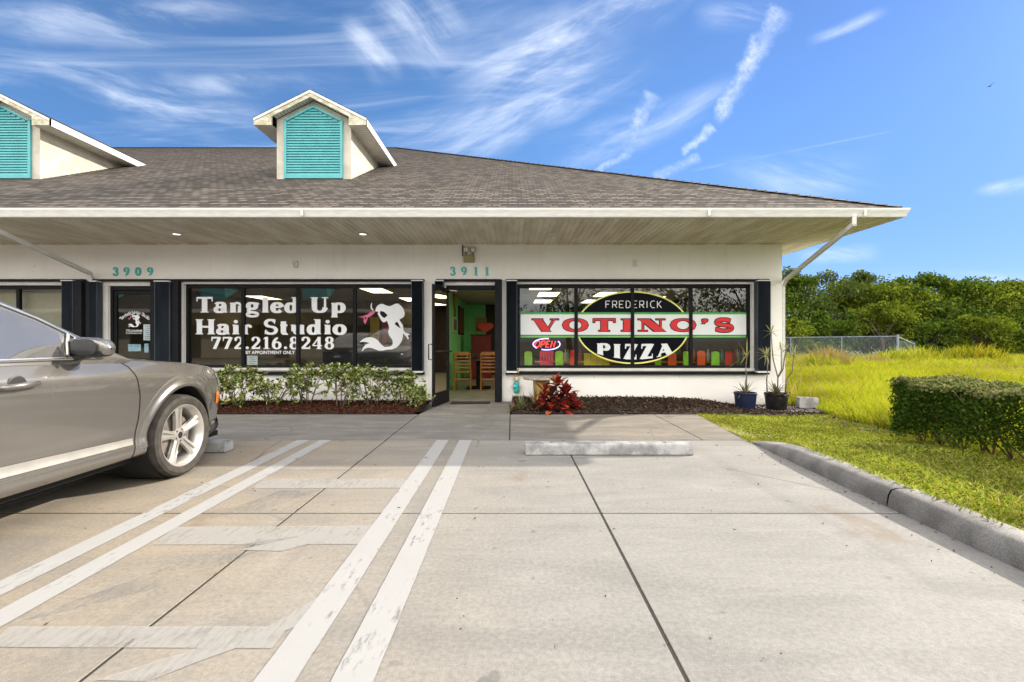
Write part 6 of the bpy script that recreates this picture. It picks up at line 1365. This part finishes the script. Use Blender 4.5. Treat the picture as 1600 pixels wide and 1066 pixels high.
for s in (1, -1):
    patch(gbvh, WB[:2], WT[:2], 8, 8, .006, s).build("quarter_window", M_CGLASS if False else M_PLAST, car, smooth='all')
    patch(gbvh, [(-1.085, 1.108), *WB[2:6]], [(-1.085, 1.28), *WT[2:6]], 24, 10, .002, s).build("dim_cabin_sheet", M_PLAST, car, smooth='all')  # dark sheet under the glass, painted in for the dim cabin
    patch(gbvh, [(-2.2, 1.108), (-3.05, 1.108)], [(-2.2, 1.568), (-2.6, 1.59), (-3.05, 1.572)], 12, 10, .002, s).build("dim_cabin_sheet", M_PLAST, car, smooth='all')
    sw_ = patch(gbvh, [(-1.085, 1.108), *WB[2:6]], [(-1.085, 1.28), *WT[2:6]], 24, 10, .006, s).build("side_window", M_CGLASS, car, smooth='all')
    patch(gbvh, [(-2.2, 1.108), (-3.05, 1.108)], [(-2.2, 1.568), (-2.6, 1.59), (-3.05, 1.572)], 12, 10, .006, s).build("side_window", M_CGLASS, car, smooth='all')
    on_side(gbvh, [(-.80, 1.10), (-2.0, 1.10), (-3.15, 1.10)], .012, .006, s).build("window_trim", M_CHROME, car, smooth='all')
    on_side(gbvh, [(-.78, 1.118), (-.86, 1.15), (-1.05, 1.285), (-1.20, 1.366), (-1.40, 1.447), (-1.7, 1.526), (-2.1, 1.586), (-2.6, 1.61), (-3.1, 1.59)], .010, .007, s).build("roof_trim", M_CHROME, car, smooth='all')
    on_side(gbvh, [(-1.075, 1.12), (-1.06, 1.20), (-1.03, 1.265)], .011, .010, s).build("window_divider", M_SATIN, car, smooth='all')
    # door seams
    for pts in ([(-.66, 1.065), (-.60, 1.02), (-.555, .92), (-.525, .78), (-.515, .60), (-.52, .45), (-.545, .30)], [(-1.78, 1.075), (-1.78, .8), (-1.79, .5), (-1.80, .42)], [(-2.86, 1.08), (-2.85, .85), (-2.62, .6), (-2.55, .42)]):
        on_side(bvh, pts, .0042, .0005, s, 5).build("door_seam", M_GAP, car, smooth='all')
    on_side(bvh, [(-.53, .405), (-1.5, .412), (-2.5, .43)], .004, .0, s, 5).build("door_seam", M_GAP, car, smooth='all')
    # bright strip along the foot of the doors
    patch(bvh, [(-.55, .40), (-1.5, .412), (-2.48, .43)], [(-.55, .452), (-1.5, .478), (-2.48, .495)], 40, 4, .006, s).build("door_strip", M_SATIN, car, smooth='all')
    # arch lips
    for yy in (0, -2.99):
        rws = []
        for i in range(45):
            a = R(-10 + 196*i/44); row = []
            for rr, of in ((.434, -.03), (.436, .012), (.452, .016), (.474, .014), (.480, .005), (.520, .003), (.545, .0012), (.556, -.004)):
                rr -= .024; y, z = yy + rr*cos(a), .398 + rr*sin(a)
                p, nn = hit(bvh, y, max(z, .30), s); xx = (abs(p.x) if p is not None else .93); row.append((s*(xx + of), y, z))
            rws.append(row)
        MB().grid(rws).build("arch_lip", M_PAINT, car, smooth='all')
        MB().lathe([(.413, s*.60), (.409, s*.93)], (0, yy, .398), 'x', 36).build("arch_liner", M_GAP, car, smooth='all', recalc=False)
    # handles
    for yh in (-1.45, -2.62):
        z = .955; p, nn = hit(bvh, yh, z, s); x = abs(p.x)
        hb2 = MB().tube([(s*(x+.004), yh+.115, z+.003), (s*(x+.034), yh+.085, z+.004), (s*(x+.043), yh, z), (s*(x+.034), yh-.10, z-.005), (s*(x+.004), yh-.125, z-.008)], [.012, .017, .018, .017, .012], 10); hb2.build("door_handle", M_PAINT, car, smooth='all')
        MB().lathe([(0, s*(x+.0015)), (.05, s*(x+.0015)), (.058, s*(x-.002))], (0, yh-.005, z), 'x', 24).build("handle_cup", M_PLAST, car)
    # mirror
    def mir(y, z, x): return Vector((s*x, y, z))
    se = lambda v_: math.copysign(abs(v_)**.62, v_)
    rws = []
    for t_, rx, rz in ((0, .03, .03), (.05, .060, .058), (.25, .072, .067), (.55, .078, .068), (.82, .066, .056), (.96, .040, .034), (1, .006, .006)):
        cx_ = .925 + .225*t_; c = (cx_, -1.03 + .035*t_, 1.185 - .018*t_)
        rws.append([(s*c[0], c[1] + rx*(1.2*se(cos(R(q))) if cos(R(q)) > 0 else .7*se(cos(R(q)))), c[2] + rz*se(sin(R(q)))) for q in range(0, 361, 12)])
    mm = MB().grid(rws).build("mirror", M_PAINT, car, smooth='all')
    q = MB(); q.poly([(s*(1.035 + .086*se(cos(R(a)))), -1.085, 1.178 + .055*se(sin(R(a)))) for a in range(0, 360, 12)]); q.build("mirror_glass", M_HLAMP if False else M_CGLASSD, mm, recalc=False)
    rws = [[(s*(.945 + .20*t_), -1.03 + .035*t_ + rx*1.03*(1.2*se(cos(R(q))) if cos(R(q)) > 0 else .7*se(cos(R(q)))), 1.185 - .018*t_ + rz*1.04*se(sin(R(q)))) for q in range(190, 351, 10)] for t_, rx, rz in ((.05, .060, .058), (.25, .072, .067), (.55, .078, .068), (.82, .066, .056), (.96, .040, .034))]
    MB().grid(rws).build("mirror_shell", M_PLAST, mm, smooth='all')
    MB().hexa([(s*.90, -1.04, 1.085), (s*1.0, -1.04, 1.10), (s*1.0, -.97, 1.10), (s*.90, -.94, 1.085), (s*.90, -1.04, 1.12), (s*1.0, -1.04, 1.13), (s*1.0, -.97, 1.13), (s*.90, -.94, 1.12)]).build("mirror_foot", M_PLAST, mm, bevel=.008)
    # lamps: headlight wraps the corner, amber side marker, daytime strip
    patch(bvh, [(.62, .755), (.80, .735), (.90, .70), (.955, .675)], [(.56, .885), (.76, .862), (.89, .80), (.955, .755)], 16, 6, .004, s).build("headlight", M_HLAMP, car, smooth='all')
    patch(bvh, [(.565, .575), (.655, .585)], [(.545, .70), (.63, .70)], 6, 6, .006, s).build("side_marker", M_AMB, car, smooth='all')
    on_side(bvh, [(.47, .865), (.62, .90), (.80, .88), (.93, .80)], .0035, .0, s, 5).build("hood_seam", M_GAP, car, smooth='all')
    patch(bvh, [(.45, .275), (.70, .29), (.92, .34)], [(.45, .355), (.70, .37), (.92, .41)], 14, 3, .010, s).build("bumper_skirt", M_PLAST, car, smooth='all')
    patch(bvh, [(-3.86, .80), (-4.04, .82)], [(-3.82, .96), (-4.0, .96)], 6, 4, .006, s).build("tail_light", mat("red_lens", (.35, .01, .01), coat=1), car, smooth='all')
# windscreen and hood crease, grille on the nose
def from_above(b, x, y):
    r = b.ray_cast(Vector((x, y, 4)), Vector((0, 0, -1))); return r[0], r[1]
rws = []
for i in range(11):
    y = -.62 - .98*i/10; row = []
    for j in range(13):
        hw = .80 - .13*i/10; p, nn = from_above(gbvh, -hw + 2*hw*j/12, y)
        if p is None: p, nn = Vector((-hw + 2*hw*j/12, y, 1.12)), Vector((0, 0, 1))
        row.append(tuple(p + nn*.005))
    rws.append(row)
MB().grid(rws).build("windscreen", M_CGLASS, car, smooth='all')
def from_front(x, z):
    r = bvh.ray_cast(Vector((x, 4, z)), Vector((0, -1, 0))); return r[0]
rws = []
for i in range(9):
    z = .38 + .36*i/8; hw = .30 + .10*sin(pi*i/8); rws.append([tuple((from_front(-hw+2*hw*j/10, z) or Vector((0, .98, z))) + Vector((0, .006, 0))) for j in range(11)])
gr = MB().grid(rws).build("grille", M_PLAST, car, smooth='all')
for i in range(5):
    z = .43 + .06*i; MB().tube([tuple((from_front(xq, z) or Vector((xq, .97, z))) + Vector((0, .010, 0))) for xq in (-.34, -.17, 0, .17, .34)], .006, 5).build("grille_bar", M_SATIN, gr)
pl = MB().box(-.16, .16, .995, 1.003, .42, .52).build("number_plate", mat("plate_white", (.6, .62, .65)), car)
# wheels
def wheel(s, yy):
    cx_ = s*.842; c = (cx_, yy, .3675)
    tp = [(.266, -.115), (.287, -.128), (.330, -.135), (.352, -.122), (.364, -.095), (.3675, -.05), (.3675, -.012), (.360, -.010), (.360, .010), (.3675, .012), (.3675, .05), (.364, .095), (.352, .122), (.330, .135), (.287, .128), (.266, .115)]
    rt = thing("wheel", None, None); bpy.data.objects.remove(rt)
    ty = MB().lathe([(r, h*s) for r, h in tp], c, 'x', 56)
    for i in range(64):                              # shoulder tread blocks
        a = 2*pi*i/64; ca, sa = cos(a), sin(a); ca2, sa2 = cos(a+.062), sin(a+.062)
        for h0, h1 in ((.030, .118), (-.118, -.030)):
            ty.poly([(c[0]+s*h0, yy+.3685*ca, c[2]+.3685*sa), (c[0]+s*h0, yy+.3685*ca2, c[2]+.3685*sa2), (c[0]+s*h1, yy+(.3685 if abs(h1) < .05 else .3565)*ca2, c[2]+(.3685 if abs(h1) < .05 else .3565)*sa2), (c[0]+s*h1, yy+(.3685 if abs(h1) < .05 else .3565)*ca, c[2]+(.3685 if abs(h1) < .05 else .3565)*sa)])
    w0 = ty.build("wheel", M_RUB, car, smooth=35, recalc=False)
    rim = MB().lathe([(.272, -.10*s), (.245, -.09*s), (.225, .02*s), (.238, .085*s), (.256, .108*s), (.270, .121*s), (.279, .122*s), (.281, .112*s), (.272, .105*s)], c, 'x', 56)
    for i in range(5):                               # five forked spokes
        a = R(90 + 72*i + 8)
        def pt_(r, w_, h, da=0): e1 = Vector((0, cos(a), sin(a))); e2 = Vector((0, -sin(a), cos(a))); q = e1*r + e2*w_; return (c[0] + s*h, yy + q.y, c[2] + q.z)
        for sd2 in (-1, 1):
            w_in, w_out, th0, th1 = .030, .052, .028, .024
            k1 = [(.045, sd2*.004, sd2*.038), (.12, sd2*.010, sd2*.034), (.20, sd2*.019, sd2*.041), (.270, sd2*.023, sd2*.054)]
            fr_, bk_ = [], []
            for (r, wa, wb), hh in zip(k1, (.082, .090, .100, .106)): fr_.append((pt_(r, wa, hh), pt_(r, wb, hh - .006))); bk_.append((pt_(r, wa, hh - .035), pt_(r, wb, hh - .035)))
            for j in range(3):
                rim.poly([fr_[j][0], fr_[j][1], fr_[j+1][1], fr_[j+1][0]]); rim.poly([fr_[j][0], fr_[j+1][0], bk_[j+1][0], bk_[j][0]]); rim.poly([fr_[j][1], bk_[j][1], bk_[j+1][1], fr_[j+1][1]])
            if sd2 == 1:
                pr_ = [(.045, .004, .072), (.12, .010, .076), (.20, .020, .082), (.262, .024, .092)]
                for j in range(3): rim.poly([pt_(pr_[j][0], -pr_[j][1], pr_[j][2]), pt_(pr_[j][0], pr_[j][1], pr_[j][2]), pt_(pr_[j+1][0], pr_[j+1][1], pr_[j+1][2]), pt_(pr_[j+1][0], -pr_[j+1][1], pr_[j+1][2])])
    rim.lathe([(0, .088*s), (.036, .088*s), (.062, .083*s), (.068, .06*s)], c, 'x', 30)
    rim.build("rim", M_ALLOY, w0, smooth=30, recalc=False)
    MB().lathe([(0, .0905*s), (.026, .0905*s), (.030, .088*s)], c, 'x', 20).build("hub_cap", M_GAP, w0)
    lug = MB()
    for i in range(5): a = R(126 + 72*i + 8); lug.lathe([(0, .086*s), (.011, .086*s), (.012, .078*s)], (c[0], yy+.05*cos(a), c[2]+.05*sin(a)), 'x', 8)
    lug.build("lug_nut", M_PLAST, w0)
    MB().lathe([(.06, .035*s), (.185, .035*s), (.185, .012*s), (.06, .012*s)], c, 'x', 40).build("brake_disc", mat("brake_steel", (.28, .26, .24), (.2, .17, .14), 8, .45, metal=.7), w0)
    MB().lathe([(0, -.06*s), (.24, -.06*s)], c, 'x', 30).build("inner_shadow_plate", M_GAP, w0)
for s in (1, -1):
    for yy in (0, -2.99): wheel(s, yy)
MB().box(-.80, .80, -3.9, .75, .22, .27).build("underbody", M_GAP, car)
bm_.free(); bmg.free()
CX, CY_ = -2.955 - .985, 4.27
car.location = (CX, CY_, 0)
# cars across the lot (they show in the shop windows)
def recar(loc, rz_, label, paint):
    r = dup(car, loc, rz_, label); r['group'] = "cars parked across the lot"
    for ch in r.children:
        for o in (ch, *ch.children):
            for sl in o.material_slots:
                if sl.material == M_PAINT: sl.link = 'OBJECT'; sl.material = paint
    return r
recar((-5.6, -4.4, 0), 0, "dark navy suv parked across the lot facing the hair studio", M_PNAVY); recar((-8.4, -4.6, 0), 0, "dark grey suv parked across the lot beside the navy one", M_PGREY)
# the shop row across the lot, seen reflected
ob = thing("shop_building", "beige shop building across the lot with grey roof and teal gables", "building", (-14, -16, 0))
mb = MB(); mb.box(-40, -1.5, -22, -15.5, -.2, 3.3); mb.build("wall", mat("beige_stucco", (.55, .48, .36), (.48, .42, .32), 2, .9), ob)
mb = MB(); mb.poly([(-41, -13.9, 3.45), (-.3, -13.9, 3.45), (-5.5, -19, 6.0), (-41, -19, 6.0)], uv=[(0, 0), (40, 0), (35, 5.7), (0, 5.7)]); mb.quad((-41, -24, 3.45), (-41, -19, 6.0), (-5.5, -19, 6.0), (-.3, -24, 3.45)); mb.poly([(-.3, -13.9, 3.45), (-.3, -24, 3.45), (-5.5, -19, 6)])
mb.build("roof", M_ROOF, ob, recalc=False); MB().box(-41, -.3, -13.98, -13.9, 3.22, 3.47).build("fascia", M_WHITE, ob); MB().quad((-41, -13.9, 3.3), (-.3, -13.9, 3.3), (-.3, -15.5, 3.3), (-41, -15.5, 3.3)).build("soffit", M_SOFF, ob)
for x in (-33, -26, -19.5, -13.5, -7.2): MB().box(x-1.9, x+1.9, -15.49, -15.43, .8, 2.4).build("storefront_window", M_SBLK, ob); MB().box(x+2.2, x+3.2, -15.49, -15.42, 0, 2.4).build("shop_door", M_SHUT, ob)
for x in (-30, -22, -14.5):
    d2 = MB(); d2.poly([(x-.9, -15.6, 4.2), (x+.9, -15.6, 4.2), (x+.9, -15.6, 5.4), (x, -15.6, 6.0), (x-.9, -15.6, 5.4)]); d2.poly([(x+.9, -15.6, 4.2), (x+.9, -18, 5.4), (x+.9, -15.6, 5.4)]); d2.poly([(x-.9, -15.6, 4.2), (x-.9, -15.6, 5.4), (x-.9, -18, 5.4)]); o = d2.build("dormer", M_TEAL, ob, recalc=False)
    d2 = MB(); d2.quad((x-1.25, -15.3, 5.35), (x, -15.3, 6.2), (x, -19.5, 6.2), (x-1.25, -18, 5.35)); d2.quad((x+1.25, -15.3, 5.35), (x+1.25, -18, 5.35), (x, -19.5, 6.2), (x, -15.3, 6.2)); d2.build("dormer_roof", M_WHITE, o, recalc=False)
gr_ = "trees across the lot"
for i, (x, y, h, r, lab) in enumerate(((4.5, -17, 8.5, 4.2, "spreading tree across the lot left of the pair"), (12.5, -15, 7.5, 3.6, "round tree across the lot in the middle of the trees"), (20, -20, 9, 4.6, "tall tree across the lot farthest from the shops"))): tree("broadleaf_tree", lab, x, y, h, r, 0, 200+i, 3200, group=gr_, low=.32)
